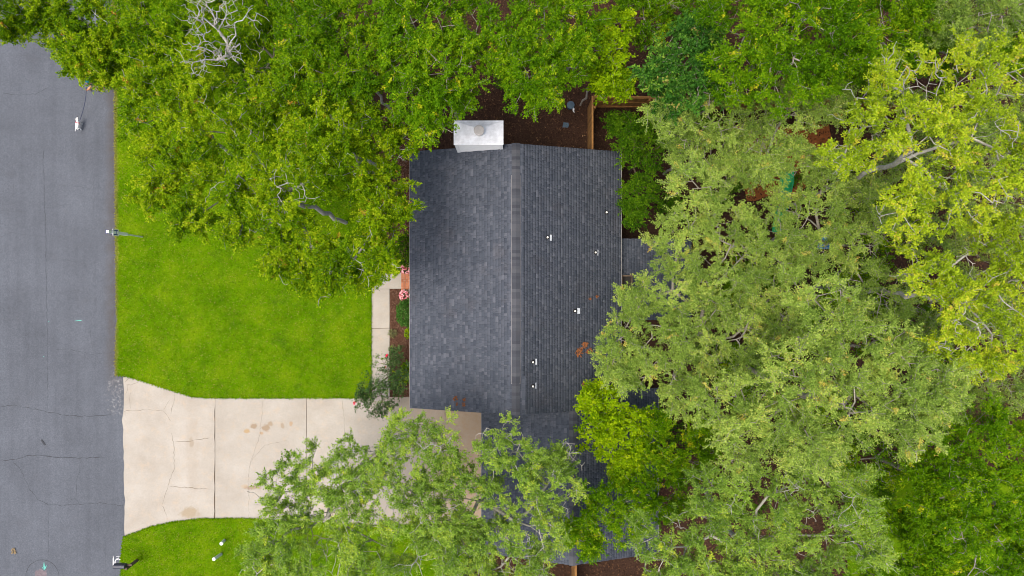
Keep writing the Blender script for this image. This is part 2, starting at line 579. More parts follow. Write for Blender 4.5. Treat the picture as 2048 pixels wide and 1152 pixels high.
def rough_poly(pts, step=0.25, jit=0.03, closed=True, seed=1):
    r = random.Random(seed)
    out = []
    n = len(pts)
    for i in range(n if closed else n - 1):
        a, b = Vector(pts[i]), Vector(pts[(i + 1) % n])
        k = max(1, int((b - a).length / step))
        for j in range(k):
            p = a.lerp(b, j / k)
            out.append((p.x + r.uniform(-jit, jit), p.y + r.uniform(-jit, jit)))
    if not closed:
        out.append(tuple(pts[-1]))
    return out


def lawn(name, pxs, label, seed, jit=0.012):
    poly = rough_poly([P(x, y)[:2] for x, y in pxs], 0.12, jit, True, seed)
    # keep the winding anticlockwise
    area = sum(poly[i][0] * poly[(i + 1) % len(poly)][1] - poly[(i + 1) % len(poly)][0] * poly[i][1] for i in range(len(poly)))
    if area < 0:
        poly = poly[::-1]
    o = MB().prism(poly, -0.055, Z_LAWN).build(name, M['grass'])
    struct(o, label)
    return poly


UP_LAWN = [(224, -90), (229, 60), (231, 130), (231, 240), (233, 470), (234, 600), (236, 640), (232, 700), (233, 750), (256, 753), (290, 763), (340, 779),
           (385, 793), (430, 795.5), (742, 795), (742, 545), (745, 420), (760, 330), (700, 170), (640, 60), (620, -90)]
LO_LAWN = [(249, 1073), (275, 1064), (300, 1054), (345, 1044), (400, 1037.5), (500, 1037), (640, 1046), (760, 1051), (850, 1049), (900, 1060), (930, 1110), (930, 1290),
           (242, 1290), (243, 1110), (246, 1085)]
BK_LAWN = [(1690, 980), (1760, 950), (1900, 930), (2120, 960), (2140, 1230), (1700, 1230)]
p1 = lawn('front_lawn', UP_LAWN, 'bright green mown lawn between the road and the house', 3)
p2 = lawn('side_lawn', LO_LAWN, 'bright green grass on the far side of the driveway from the front lawn', 4)
p3 = lawn('back_lawn', BK_LAWN, 'shaded green grass under the trees behind the garage', 5)


def in_poly(x, y, poly):
    poly = np.array(poly)
    inside = np.zeros(len(x), bool)
    j = len(poly) - 1
    for i in range(len(poly)):
        xi, yi = poly[i]
        xj, yj = poly[j]
        c = ((yi > y) != (yj > y)) & (x < (xj - xi) * (y - yi) / (yj - yi + 1e-12) + xi)
        inside ^= c
        j = i
    return inside


def grass(poly, per_m2, label, seed, edge_extra=True):
    r = np.random.default_rng(seed)
    a = np.array(poly)
    lo, hi = a.min(0), a.max(0)
    lo = np.maximum(lo, [-30, -15]); hi = np.minimum(hi, [30, 15])
    n = int((hi[0] - lo[0]) * (hi[1] - lo[1]) * per_m2)
    x = r.uniform(lo[0], hi[0], n); y = r.uniform(lo[1], hi[1], n)
    k = in_poly(x, y, poly)
    x, y = x[k], y[k]
    if edge_extra:   # shaggy rim
        e = a[r.integers(0, len(a), len(a) * 28)] + r.normal(0, 0.018, (len(a) * 28, 2))
        x = np.concatenate([x, e[:, 0]]); y = np.concatenate([y, e[:, 1]])
    n = len(x)
    ang = r.uniform(0, 2 * np.pi, n)
    L = r.uniform(0.03, 0.085, n); W = r.uniform(0.008, 0.018, n); hgt = r.uniform(0.012, 0.05, n)
    dx, dy = np.cos(ang), np.sin(ang)
    v = np.zeros((n, 3, 3))
    v[:, 0] = np.stack([x - dy * W, y + dx * W, np.full(n, Z_LAWN - 0.005)], 1)
    v[:, 1] = np.stack([x + dy * W, y - dx * W, np.full(n, Z_LAWN - 0.005)], 1)
    v[:, 2] = np.stack([x + dx * L, y + dy * L, Z_LAWN + hgt], 1)
    me = fast_mesh('grass_blades', v.reshape(-1, 3), np.arange(n * 3).reshape(n, 3), r.random(n))
    return tag(obj('grass', me, M['blade']), label, 'grass', kind='stuff')


grass(p1, 1100, 'short mown grass blades of the front lawn beside the road', 11)
grass(p2, 1100, 'short mown grass blades round the white marker pipes', 12)
grass(p3, 350, 'dim grass blades on the shaded back lawn', 13)

# driveway in slabs with recessed joints
drive = empty('driveway', P(500, 915))
struct(drive, 'pale tan concrete driveway in slabs from road to garage')
G = 0.42


def slab(parent, pxs, mat, seed, name='slab', z1=Z_DRIVE, jit=0.006, world=False):
    pts = rough_poly([P(x, y)[:2] for x, y in pxs], 0.3, jit, True, seed)
    area = sum(pts[i][0] * pts[(i + 1) % len(pts)][1] - pts[(i + 1) % len(pts)][0] * pts[i][1] for i in range(len(pts)))
    if area < 0:
        pts = pts[::-1]
    o = MB().prism(pts, -0.12, z1).build(name, mat)
    o.parent = parent
    o.matrix_parent_inverse = Matrix.Translation(-Vector(parent.location))
    return o


slab(drive, [(247, 755), (258, 752), (290, 759), (340, 775), (385, 790), (430, 794), (430 - 1, 900), (428, 1036), (400, 1039), (345, 1046), (300, 1056), (275, 1066), (249, 1075),
             (248, 1040), (250, 1000), (247, 960), (249, 930), (246, 890), (247, 860), (245, 840), (248, 800)], M['concrete'], 21, jit=0.022)
xs = [430.3, 613, 798, 890, 985]
for i in range(4):
    a, b = xs[i] + G, xs[i + 1] - G
    bot = lambda x: 1036 if x < 500 else 1036 + min(14, (x - 500) * 0.056)
    slab(drive, [(a, 794), (b, 794), (b, bot(b) + 2), (a, bot(a) + 2)], M['concrete'], 30 + i)
MB().box(PX(246) + .1, PX(985), PY(1045), PY(796), -0.05, -0.028).build('joint_filler', M['joint'], drive).matrix_parent_inverse = Matrix.Translation(-Vector(drive.location))

walk = empty('walkway', P(760, 670))
struct(walk, 'pale concrete front walk beside the mulch bed')
for i, (y0, y1) in enumerate([(545, 577.5), (578.5, 656), (657, 735), (736, 793)]):
    x1 = 803 if i == 0 else 779
    slab(walk, [(743, y0), (x1, y0), (x1, y1), (743, y1)], M['walk'], 40 + i)

o = MB().box(PX(744), PX(778), PY(792), PY(547), -0.055, -0.022).build('joint_filler', M['joint'], walk)
o.matrix_parent_inverse = Matrix.Translation(-Vector(walk.location))

bed = struct(MB().prism([P(x, y)[:2] for x, y in [(780, 795), (850, 795), (850, 250), (790, 200), (740, 240), (750, 420), (742, 545), (803, 545), (803, 578), (780, 578)]][::-1], -0.058, -0.03)
             .build('mulch_bed', M['bed']), 'red brown bark mulch bed along the front wall')
struct(MB().prism(rough_poly([P(x, y)[:2] for x, y in [(1480, 255), (1660, 250), (1670, 330), (1600, 390), (1500, 400), (1470, 330)]], .3, .12, True, 8)[::-1], -0.058, -0.035)
       .build('clay_patch', M['clay']), 'orange brown bare clay ground behind the fence')


def scatter_quads(name, poly_px, per_m2, mat, label, cat, seed, z=-0.03, L=(0.03, 0.08), W=(0.012, 0.025), lift=0.04, avoid=None):
    r = np.random.default_rng(seed)
    poly = [P(x, y)[:2] for x, y in poly_px]
    a = np.array(poly)
    lo, hi = a.min(0), a.max(0)
    n = int((hi[0] - lo[0]) * (hi[1] - lo[1]) * per_m2)
    x = r.uniform(lo[0], hi[0], n); y = r.uniform(lo[1], hi[1], n)
    k = in_poly(x, y, poly)
    for av in (avoid or []):
        k &= ~in_poly(x, y, av)
    x, y = x[k], y[k]
    n = len(x)
    ang = r.uniform(0, 6.283, n)
    l = r.uniform(*L, n) / 2; w = r.uniform(*W, n) / 2
    d = np.stack([np.cos(ang), np.sin(ang), r.normal(0, .35, n)], 1)
    e = np.stack([-np.sin(ang), np.cos(ang), r.normal(0, .35, n)], 1)
    c = np.stack([x, y, z + r.uniform(0.01, lift, n)], 1)
    v = np.zeros((n, 4, 3))
    v[:, 0] = c - d * l[:, None]; v[:, 1] = c + e * w[:, None]; v[:, 2] = c + d * l[:, None]; v[:, 3] = c - e * w[:, None]
    me = fast_mesh(name, v.reshape(-1, 3), np.arange(n * 4).reshape(n, 4), r.random(n))
    return tag(obj(name, me, mat), label, cat, kind='stuff')


scatter_quads('mulch_chips', [(780, 795), (850, 795), (850, 250), (790, 200), (745, 300), (750, 420), (745, 545), (803, 545), (803, 578), (780, 578)], 1500, M['chip'],
              'loose bark chips on the bed beside the front walk', 'mulch', 51)
scatter_quads('leaf_litter', [(640, -60), (2120, -60), (2120, 1230), (940, 1230), (940, 1060), (990, 1060), (990, 830), (1330, 830), (1330, 300), (860, 300), (740, 150)], 110, M['litter'],
              'dead leaves strewn over the dark ground under the trees', 'leaf litter', 52, z=Z_GROUND, L=(0.06, 0.14), W=(0.03, 0.07), lift=0.05, avoid=[p3])

# cracks, seams and paint on road and drive: thin strips lying on the surface
R2 = random.Random(5)


def ribbon(name, pxs, w, mat, parent, z, wob=1.2, step=5.0, wvar=0.6):
    pts = []
    for i in range(len(pxs) - 1):
        a, b = Vector(pxs[i]), Vector(pxs[i + 1])
        k = max(1, int((b - a).length / step))
        for j in range(k):
            p = a.lerp(b, j / k)
            pts.append((p.x + R2.uniform(-wob, wob), p.y + R2.uniform(-wob, wob)))
    pts.append(tuple(pxs[-1]))
    pts = [Vector(P(x, y)[:2]) for x, y in pts]
    m = MB()
    vs, fs = [], []
    for i, p in enumerate(pts):
        t = (pts[min(i + 1, len(pts) - 1)] - pts[max(0, i - 1)]).normalized()
        n = Vector((-t.y, t.x))
        ww = w * 0.5 * (1 + R2.uniform(-wvar, wvar))
        if i in (0, len(pts) - 1):
            ww *= 0.3
        vs += [(p.x + n.x * ww, p.y + n.y * ww, z), (p.x - n.x * ww, p.y - n.y * ww, z)]
    for i in range(len(pts) - 1):
        fs.append((2 * i, 2 * i + 1, 2 * i + 3, 2 * i + 2))
    o = m.add(vs, fs).build(name, mat)
    o.parent = parent
    if parent.type == 'EMPTY':
        o.matrix_parent_inverse = Matrix.Translation(-Vector(parent.location))
    return o


ZC = Z_ROAD + 0.004
road_cracks = [
 ([(0, 812), (30, 811), (60, 817), (82, 820), (105, 826), (130, 831), (160, 833), (195, 831), (222, 830)], .03),
 ([(0, 921), (30, 919), (55, 911), (80, 910), (110, 914), (150, 916), (190, 916), (208, 915)], .045),
 ([(25, 925), (37, 935), (48, 955), (60, 980), (75, 1000), (97, 1010), (130, 1010), (165, 1008), (205, 1006), (236, 1011), (247, 1012)], .03),
 ([(160, 920), (158, 945), (152, 963), (153, 975), (151, 1000)], .014),
 ([(134, 1008), (139, 1000), (150, 998), (160, 1008)], .014),
 ([(85, 300), (88, 360), (90, 440), (92, 520), (92, 580), (94, 640), (94, 700), (95, 760), (94, 820)], .016),
 ([(97, 1010), (96, 1060), (97, 1118)], .014),
 ([(0, 763 - 288), (20, 465), (60, 470), (90, 472), (125, 474)], .012),
 ([(97, 588), (125, 584), (155, 581), (178, 588), (191, 598), (191, 622), (178, 650), (183, 690), (185, 700)], .012),
 ([(110, 700), (135, 698), (155, 702), (180, 708), (205, 707), (232, 704)], .014),
 ([(40, 680), (55, 687), (57, 700)], .01),
 ([(88, 417), (120, 411), (140, 408)], .01), ([(0, 422), (60, 423), (88, 424)], .01),
 ([(115, 370), (150, 372), (182, 377)], .012), ([(185, 320), (187, 400), (185, 450)], .012),
 ([(128, 519), (150, 523), (178, 530)], .012), ([(190, 520), (191, 545), (186, 560)], .01),
 ([(5, 186), (40, 190), (75, 187), (100, 172)], .018), ([(0, 113), (60, 110), (75, 100)], .012),
 ([(62, 890), (60, 905)], .01), ([(195, 1072), (200, 1102)], .012), ([(216, 1030), (217, 1060), (210, 1072), (235, 1076)], .012),
 ([(211, 1080), (210, 1120), (211, 1152)], .01), ([(190, 710), (205, 735), (212, 745)], .008), ([(180, 715), (192, 745), (215, 752)], .008),
 ([(25, 335), (27, 365), (26, 400)], .01), ([(0, 265), (80, 268), (170, 266)], .008), ([(132, 835), (132, 880)], .008),
]
for pts, w in road_cracks:
    ribbon('crack', pts, w * 0.56 + 0.004, M['crack'] if w > .013 else M['seam'], road, ZC)
circ = [(84 + 33 * math.cos(a), 1153 + 33 * math.sin(a)) for a in np.linspace(0, 2 * math.pi, 40)]
ribbon('crack', circ, .026, M['crack'], road, ZC, .5, 4)
ribbon('paint_mark', [(149, 642), (156, 641), (163, 640.5)], .045, M['teal_paint'], road, ZC, .2, 3)
ribbon('paint_mark', [(96, 643), (98.5, 642)], .05, M['teal_paint'], road, ZC, 0, 3)
ribbon('paint_mark', [(86, 713), (88, 714)], .05, M['teal_paint'], road, ZC, 0, 3)
ribbon('paint_mark', [(87.5, 1125), (88, 1139)], .045, M['teal_paint'], road, ZC + .004, .1, 4)
ribbon('paint_mark', [(83.5, 1134), (88, 1140), (93, 1131)], .045, M['teal_paint'], road, ZC + .008, .1, 4)
ribbon('paint_mark', [(226, 1112), (226, 1138)], .03, M['white_paint'], road, ZC, .1, 6)
ribbon('paint_mark', [(232, 1113.5), (240, 1113.5)], .045, M['white_paint'], road, ZC, .1, 6)
ribbon('paint_mark', [(236, 1114), (236, 1118)], .04, M['white_paint'], road, ZC + .004, .1, 6)
ribbon('paint_mark', [(236 + 6.3 * math.sin(a), 1124.5 - 6.5 * math.cos(a)) for a in np.linspace(-2.6, 2.6, 15)], .04, M['white_paint'], road, ZC + .008, .1, 6)
dust = [P(82 + r * 14 * math.cos(a), 1150 + r * 12 * math.sin(a), 0)[:2] for a, r in zip(np.linspace(0, 6.0, 24), np.random.default_rng(3).uniform(.7, 1.1, 24))]
MB().add([(x, y, ZC - 0.0015) for x, y in dust], [tuple(range(23, -1, -1))]).build('paint_dust', M['red_dust'], road)

drive_cracks = [
 ([(430 - 88, 828), (348, 800), (351, 782)], .01), ([(327, 821), (340, 800)], .01), ([(247, 822), (275, 821), (300, 819), (327, 821), (336, 832), (342, 842)], .012),
 ([(262, 780), (259, 800), (262, 818)], .008), ([(250, 765), (258, 757), (266, 755)], .016), ([(252, 770), (262, 770), (274, 765), (282, 758)], .016), ([(250, 790), (256, 780), (254, 768)], .012),
 ([(344, 864), (348, 900), (349, 936), (340, 960), (332, 985), (324, 1010), (333, 1030), (334, 1044)], .012),
 ([(351, 884), (375, 883), (390, 880), (420, 875)], .022), ([(340, 973), (375, 975), (420, 978)], .018),
 ([(525, 800), (523, 840), (520, 870), (512, 895), (500, 925), (497, 960), (498, 1035)], .009), ([(500, 925), (530, 890), (575, 880)], .006),
 ([(685, 800), (688, 840), (690, 900)], .009), ([(690, 900), (700, 925), (702, 945)], .012), ([(702, 925), (730, 922), (750, 915)], .01), ([(640, 965), (670, 965), (720, 972), (790, 975)], .01),
 ([(790, 845), (840, 850), (880, 846)], .008),
]
for pts, w in drive_cracks:
    ribbon('crack', pts, w * .7 + .003, M['joint'], drive, Z_DRIVE + .004)

# ------------------------------------------------------------------ the house
house = empty('house', (0.15, 0.3, 0))
tag(house, 'single storey house with dark grey shingled gable roofs and attached garage', 'house')


def hb(mb, name, mat, parent=house, **k):
    o = mb.build(name, mat, None, **k)
    o.parent = parent
    if parent is house:
        o.matrix_parent_inverse = Matrix.Translation(-Vector(house.location))
    return o


EAVE, RIDGE = 2.90, 4.46
RX0, RX1, RXR = -4.20, 4.49, 0.15
RY0, RY1 = -4.94, 5.62
GE, GR = 2.25, 3.55
GX0, GX1, GXR = -1.285, 6.17, 2.45
GY0, GY1L, GY1R = -11.16, -4.72, -4.2

# walls under the eaves
W = 0.13


def wall_with(name, x0, x1, y0, y1, h):
    return hb(MB().box(x0, x1, y0, y0 + W, -0.1, h).box(x0, x1, y1 - W, y1, -0.1, h).box(x0, x0 + W, y0 + W + .002, y1 - W - .002, -0.1, h).box(x1 - W, x1, y0 + W + .002, y1 - W - .002, -0.1, h), name, M['white'])


wall_with('wall', -3.7, 4.0, -4.55, 5.25, 2.98)
wall_with('wall', -0.85, 5.75, -10.8, -4.56, 2.35)
hb(MB().add([(-3.7, 5.2, 2.95), (4.0, 5.2, 2.95), (.15, 5.2, 4.30)], [(0, 1, 2)]), 'gable_panel', M['white'])
hb(MB().add([(-3.7, -4.5, 2.95), (4.0, -4.5, 2.95), (.15, -4.5, 4.30)], [(2, 1, 0)]), 'gable_panel', M['white'])
hb(MB().add([(-.85, -10.75, 2.32), (5.75, -10.75, 2.32), (2.45, -10.75, 3.42)], [(2, 1, 0)]), 'gable_panel', M['white'])
for (y0, y1) in ((1.4, 2.6), (3.3, 4.5), (-2.6, -1.4)):
    w = hb(MB().box(-3.76, -3.715, y0, y1, 0.9, 2.3), 'window', M['white'])
    MB().box(-3.79, -3.762, y0 + .08, y1 - .08, .98, 1.58).build('pane', M['glass'], w)
    MB().box(-3.79, -3.762, y0 + .08, y1 - .08, 1.62, 2.22).build('pane', M['glass'], w)
    for c in w.children:
        c.matrix_parent_inverse = Matrix.Identity(4)
dr = hb(MB().box(-3.77, -3.715, -.05, .87, .12, 2.15), 'front_door', M['door'])
MB().lathe([(.02, 0), (.035, .02), (.02, .05)], n=10).build('door_knob', M['galv'], dr).location = (-3.80, .1, 1.05)
gd = hb(MB().box(-.92, -.865, -9.6, -5.4, 0.02, 2.1), 'garage_door', M['white'])
for k in range(4):
    MB().box(-.94, -.922, -9.55, -5.45, .07 + k * .51, .53 + k * .51).build('door_panel', M['white'], gd)


def roof_plane(x_eave, z_eave, x_ridge, z_ridge, y0, y1, seed, singles, parent, mat, expo=0.117, lift=0.0025):
    """overlapping courses from eave to ridge; returns arrays for the joined rest and makes single shingle objects"""
    r = np.random.default_rng(seed)
    run = np.array([x_ridge - x_eave, z_ridge - z_eave])
    L = np.hypot(*run)
    u = run / L                                   # up-slope in xz
    nrm = np.array([-u[1], u[0]]) if u[0] > 0 else np.array([u[1], -u[0]])
    if nrm[1] < 0: nrm = -nrm
    nc = int(round(L / expo))
    ex = L / nc
    V, Fc, T = [], [], []
    SV = []
    for c in range(nc):
        s0 = c * ex - 0.01
        s1 = s0 + ex * 1.18
        y = y0 - r.uniform(0, .2)
        while y < y1:
            ln = r.choice([0.07, 0.10, 0.13, 0.17, 0.22, 0.28, 0.38], p=[.16, .24, .22, .17, .12, .06, .03]) * r.uniform(.85, 1.15)
            a, b = max(y, y0), min(y + ln, y1)
            y += ln
            if b - a < .02: continue
            thick = r.choice([0.002, 0.005], p=[.55, .45]) + r.uniform(0, .001)
            b2 = b - .004
            def pt(s, h, yy):
                return (x_eave + u[0] * s + nrm[0] * h, yy, z_eave + u[1] * s + nrm[1] * h)
            hb0, ht0 = lift * .2, lift + thick
            vs = [pt(s0, hb0, a), pt(s0, hb0, b2), pt(s0, ht0, b2), pt(s0, ht0, a), pt(s1, .004, b2), pt(s1, .004, a)]
            tn = np.clip(r.beta(2.2, 2.4) + (0.10 if thick > .004 else -.07), 0, 1)
            SV.append((c, vs, tn))
    # the 300 (or fewer) pieces nearest the drone become objects of their own
    SV.sort(key=lambda q: -q[0])
    flip = False
    base_f = [(0, 1, 2, 3), (3, 2, 4, 5)]
    tri_l, tri_r = (0, 3, 5), (1, 4, 2)
    for k, (c, vs, tn) in enumerate(SV):
        if k < singles:
            mb = MB().add(vs, base_f + [tri_l, tri_r])
            o = hb(mb, 'shingle', mat, parent)
            at = o.data.attributes.new('tone', 'FLOAT', 'FACE')
            at.data.foreach_set('value', [tn] * 4)
        else:
            i = len(V)
            V += vs
            for q in (base_f[0], base_f[1], (0, 3, 5, 5), (1, 4, 2, 2)):
                Fc.append([i + w for w in q]); T.append(tn)
    V = np.array(V); Fc = np.array(Fc)
    tri = Fc[:, 2] == Fc[:, 3]
    quads = Fc[~tri]
    tris = Fc[tri][:, :3]
    q2 = np.concatenate([quads[:, [0, 1, 2]], quads[:, [0, 2, 3]], tris])
    T = np.array(T)
    t2 = np.concatenate([T[~tri], T[~tri], T[tri]])
    me = fast_mesh('shingle_field', V, q2, t2)
    o = obj('shingles', me, mat)
    o.parent = parent
    o['kind'] = 'stuff'
    return o


def deck_plane(name, x_eave, z_eave, x_ridge, z_ridge, y0, y1):
    t = 0.09
    return hb(MB().hexa([(x_eave, y0, z_eave - t), (x_ridge, y0, z_ridge - t), (x_ridge, y1, z_ridge - t), (x_eave, y1, z_eave - t)],
                        [(x_eave, y0, z_eave), (x_ridge, y0, z_ridge), (x_ridge, y1, z_ridge), (x_eave, y1, z_eave)])
              if x_ridge > x_eave else
              MB().hexa([(x_ridge, y0, z_ridge - t), (x_eave, y0, z_eave - t), (x_eave, y1, z_eave - t), (x_ridge, y1, z_ridge - t)],
                        [(x_ridge, y0, z_ridge), (x_eave, y0, z_eave), (x_eave, y1, z_eave), (x_ridge, y1, z_ridge)]), name, M['deck'])


for (xe, ze, xr, zr, y0, y1, sd_, n1) in [
        (RX0, EAVE, RXR - .01, RIDGE, RY0, RY1, 61, 150), (RX1, EAVE, RXR + .01, RIDGE, RY0, RY1, 62, 150),
        (GX0, GE, GXR - .01, GR, GY0, GY1L, 63, 0), (GX1, GE, GXR + .01, GR, GY0, GY1R, 64, 0),
        (7.6, 2.08, 4.1, 2.42, -1.35, 2.08, 65, 0)]:
    dk = deck_plane('roof', xe, ze, xr, zr, y0, y1)
    roof_plane(xe, ze, xr, zr, y0, y1, sd_, n1, dk, M['shingle'])
# drip edges: thin metal strips on eaves and rakes
for (x, z, y0, y1, s) in [(RX0, EAVE, RY0, RY1, -1), (RX1, EAVE, RY0, RY1, 1), (GX0, GE, GY0, GY1L, -1), (GX1, GE, GY0, GY1R, 1)]:
    hb(MB().box(min(x, x + s * .02), max(x, x + s * .02), y0, y1, z - .1, z + .008), 'drip_edge', M['drip'])

# ridge caps: small folded shingles overlapping along each ridge; the main ridge has a raised vent under them
def ridge_caps(xr, zr, y0, y1, half, seed, slope=.36):
    r = np.random.default_rng(seed)
    n = int((y1 - y0) / .125)
    st = (y1 - y0) / n
    mesh_cache = []
    for k in range(5):
        h = .022
        vs = []
        for yy, lift in ((0, h), (st * 1.12, .002)):
            vs += [(-half, yy, -half * slope + lift), (-half * .35, yy, -half * .28 * slope + lift), (0, yy, lift + .004), (half * .35, yy, -half * .28 * slope + lift), (half, yy, -half * slope + lift)]
        vs += [(-half, 0, -half * slope - .01), (-half * .35, 0, -half * .3 * slope - .01), (0, 0, -.01), (half * .35, 0, -half * .3 * slope - .01), (half, 0, -half * slope - .01)]
        fs = [(i, i + 1, i + 6, i + 5) for i in range(4)] + [(10 + i, 11 + i, i + 1, i) for i in range(4)]
        me = bpy.data.meshes.new('ridge_cap')
        me.from_pydata(vs, [], fs)
        at = me.attributes.new('tone', 'FLOAT', 'FACE')
        at.data.foreach_set('value', [k / 4] * len(fs))
        me.materials.append(M['cap'])
        mesh_cache.append(me)
    for k in range(n):
        o = bpy.data.objects.new('ridge_cap', mesh_cache[int(r.integers(0, 5))])
        col.objects.link(o)
        o.parent = house
        o.matrix_parent_inverse = Matrix.Translation(-Vector(house.location))
        yy = y0 + k * st
        zz = zr + (.035 if (PY(768, 4.5) < yy < PY(350, 4.5) and zr > 4) else 0)
        o.location = (xr, yy, zz)


ridge_caps(RXR, RIDGE + .03, RY0, RY1, .165, 71)
ridge_caps(GXR, GR + .03, GY0, -4.95, .15, 72)
vy0, vy1 = PY(768, 4.5), PY(350, 4.5)
for s in (-1, 1):
    hb(MB().hexa([(RXR + s * .15, vy0, RIDGE - .04), (RXR + s * .178, vy0, RIDGE - .05), (RXR + s * .178, vy1, RIDGE - .05), (RXR + s * .15, vy1, RIDGE - .04)][::s],
                 [(RXR + s * .15, vy0, RIDGE + .012), (RXR + s * .178, vy0, RIDGE - .0), (RXR + s * .178, vy1, RIDGE - .0), (RXR + s * .15, vy1, RIDGE + .012)][::s]), 'vent_strip', M['ridge_vent'])


def main_z(x):
    return RIDGE - abs(x - RXR) * (RIDGE - EAVE) / (RX1 - RXR)


# plumbing vents on the rear slope
for (px, py, fl) in [(1095, 475, .07), (1191, 505, .03), (1150, 622, .11), (1066, 724, .06), (1066, 772, .035), (1213, 425, .0)]:
    z = main_z(PX(px, 3.9)) + .1
    x, y, _ = P(px, py, z)
    z0 = main_z(x)
    vp = hb(MB().lathe([(.062, z0 - .02), (.062, z0 + .10), (.075, z0 + .11), (.052, z0 + .15)], x, y, 16), 'vent_pipe', M['dark'], smooth=True)
    MB().lathe([(.034, z0 + .14), (.035, z0 + .21), (.032, z0 + .212)], x, y, 14).build('pipe_top', M['pvc'], vp)
    MB().lathe([(.017, z0 + .2125), (.017, z0 + .2135)], x, y, 10).build('pipe_bore', M['dark'], vp)
    if fl:
        sl = (RIDGE - EAVE) / (RX1 - RXR)
        xa, xb = x + .10, x + .10 + fl
        MB().hexa([(xa, y - .115, main_z(xa)), (xb, y - .115, main_z(xb)), (xb, y + .115, main_z(xb)), (xa, y + .115, main_z(xa))],
                  [(xa, y - .115, main_z(xa) + .036), (xb, y - .115, main_z(xb) + .034), (xb, y + .115, main_z(xb) + .034), (xa, y + .115, main_z(xa) + .036)]).build('flashing', M['vent_lead'], vp)

# chimney chase: lap boards, corner trim, hipped metal cap, flue
CX0, CX1, CY0, CY1, CZ = -2.16, -.37, 5.46, 6.29, 5.13
ch = hb(MB().box(CX0, CX1, CY0, CY1, -.1, CZ), 'chimney', M['white'])
for k in range(11):
    z0 = 3.1 + k * .18
    z1 = z0 + .185
    for (ya, yb) in ((CY0, -1), ):
        MB().hexa([(CX0 + .1, CY0 - .028, z0), (CX1 - .1, CY0 - .028, z0), (CX1 - .1, CY0 + .01, z0), (CX0 + .1, CY0 + .01, z0)],
                  [(CX0 + .1, CY0 - .006, z1), (CX1 - .1, CY0 - .006, z1), (CX1 - .1, CY0 + .01, z1), (CX0 + .1, CY0 + .01, z1)]).build('lap_board', M['white'], ch)
for (a, b) in ((CX0 - .02, CX0 + .10), (CX1 - .10, CX1 + .02)):
    MB().box(a, b, CY0 - .035, CY0 + .03, 2.9, CZ - .005).build('corner_trim', M['white'], ch)
o_ = .045
x0, x1, y0, y1 = CX0 - o_, CX1 + o_, CY0 - o_, CY1 + o_
cx, cy = (x0 + x1) / 2 + .02, (y0 + y1) / 2 + .0
fx, fy = -1.225, 5.85
cap = MB()
e, t_ = .04, .20
vs = [(x0, y0, CZ), (x1, y0, CZ), (x1, y1, CZ), (x0, y1, CZ),
      (x0, y0, CZ + .05), (x1, y0, CZ + .05), (x1, y1, CZ + .05), (x0, y1, CZ + .05),
      (x0 + e, y0 + e, CZ + .055), (x1 - e, y0 + e, CZ + .055), (x1 - e, y1 - e, CZ + .055), (x0 + e, y1 - e, CZ + .055),
      (fx - t_, fy - t_, CZ + .23), (fx + t_, fy - t_, CZ + .23), (fx + t_, fy + t_, CZ + .23), (fx - t_, fy + t_, CZ + .23)]
cap.add(vs, [(3, 2, 1, 0), (0, 1, 5, 4), (1, 2, 6, 5), (2, 3, 7, 6), (3, 0, 4, 7), (4, 5, 9, 8), (5, 6, 10, 9), (6, 7, 11, 10), (7, 4, 8, 11),
             (8, 9, 13, 12), (9, 10, 14, 13), (10, 11, 15, 14), (11, 8, 12, 15), (12, 13, 14, 15)])
cap.build('chimney_cap', M['capmetal'], ch)
MB().lathe([(.165, CZ + .1), (.165, CZ + .44)], fx, fy, 24).build('flue_pipe', M['pvc'], ch, smooth=False)
MB().lathe([(.15, CZ + .44), (.15, CZ + .50)], fx, fy, 24).build('flue_gap', M['dark'], ch)
MB().lathe([(.192, CZ + .50), (.196, CZ + .56), (.16, CZ + .575), (.10, CZ + .578)], fx, fy, 28).build('flue_lid', M['flue'], ch)
for c in ch.children:
    c.matrix_parent_inverse = Matrix.Identity(4)

# small roof-top wooden frame over the back porch roof
well = empty('roof_well_frame', (4.83, .27, 2.3))
tag(well, 'square weathered wooden frame on the low porch roof under the eave', 'wooden frame')
X0, X1, Y0, Y1 = PX(1243, 2.6), PX(1265, 2.6), PY(578, 2.6), PY(550, 2.6)
for (a, b, c, d) in ((X0, X1, Y0, Y0 + .06), (X0, X1, Y1 - .06, Y1), (X0, X0 + .06, Y0 + .062, Y1 - .062), (X1 - .06, X1, Y0 + .062, Y1 - .062)):
    o = MB().box(a, b, c, d, 2.30, 2.62).build('rail', M['post_wood'], well)
    o.matrix_parent_inverse = Matrix.Translation(-Vector(well.location))
o = MB().box(X0 + .05, X1 - .05, Y0 + .05, Y1 - .05, 2.36, 2.42).build('bottom_panel', M['dark'], well)
o.matrix_parent_inverse = Matrix.Translation(-Vector(well.location))

# ------------------------------------------------------------------ front step of bricks
step = empty('brick_step', P(812, 562))
tag(step, 'red brick front step between the two pink flower pots', 'step')
sx0, sx1, sy0, sy1 = PX(803.5), PX(803.5) + 1.15, PY(583), PY(541)
MB().box(sx0 + .005, sx1, sy0 + .005, sy1 - .005, -.1, .135).build('mortar_bed', M['mortar'], step).matrix_parent_inverse = Matrix.Translation(-Vector(step.location))
bm = MB().box(0, .092, 0, .19, 0, .06)
bme = bpy.data.meshes.new('brick'); bme.from_pydata(bm.v, [], bm.f); bme.materials.append(M['brick'])
k = 0
x = sx0
while x < sx1 - .08:
    y = sy0 - (.1 if k % 2 else 0)
    while y < sy1 - .05:
        if y >= sy0 - .001 and y + .19 <= sy1 + .05:
            o = bpy.data.objects.new('brick', bme); col.objects.link(o)
            o.parent = step; o.matrix_parent_inverse = Matrix.Translation(-Vector(step.location))
            o.location = (x, y, .09 + random.uniform(0, .006))
        y += .2
    x += .102
    k += 1

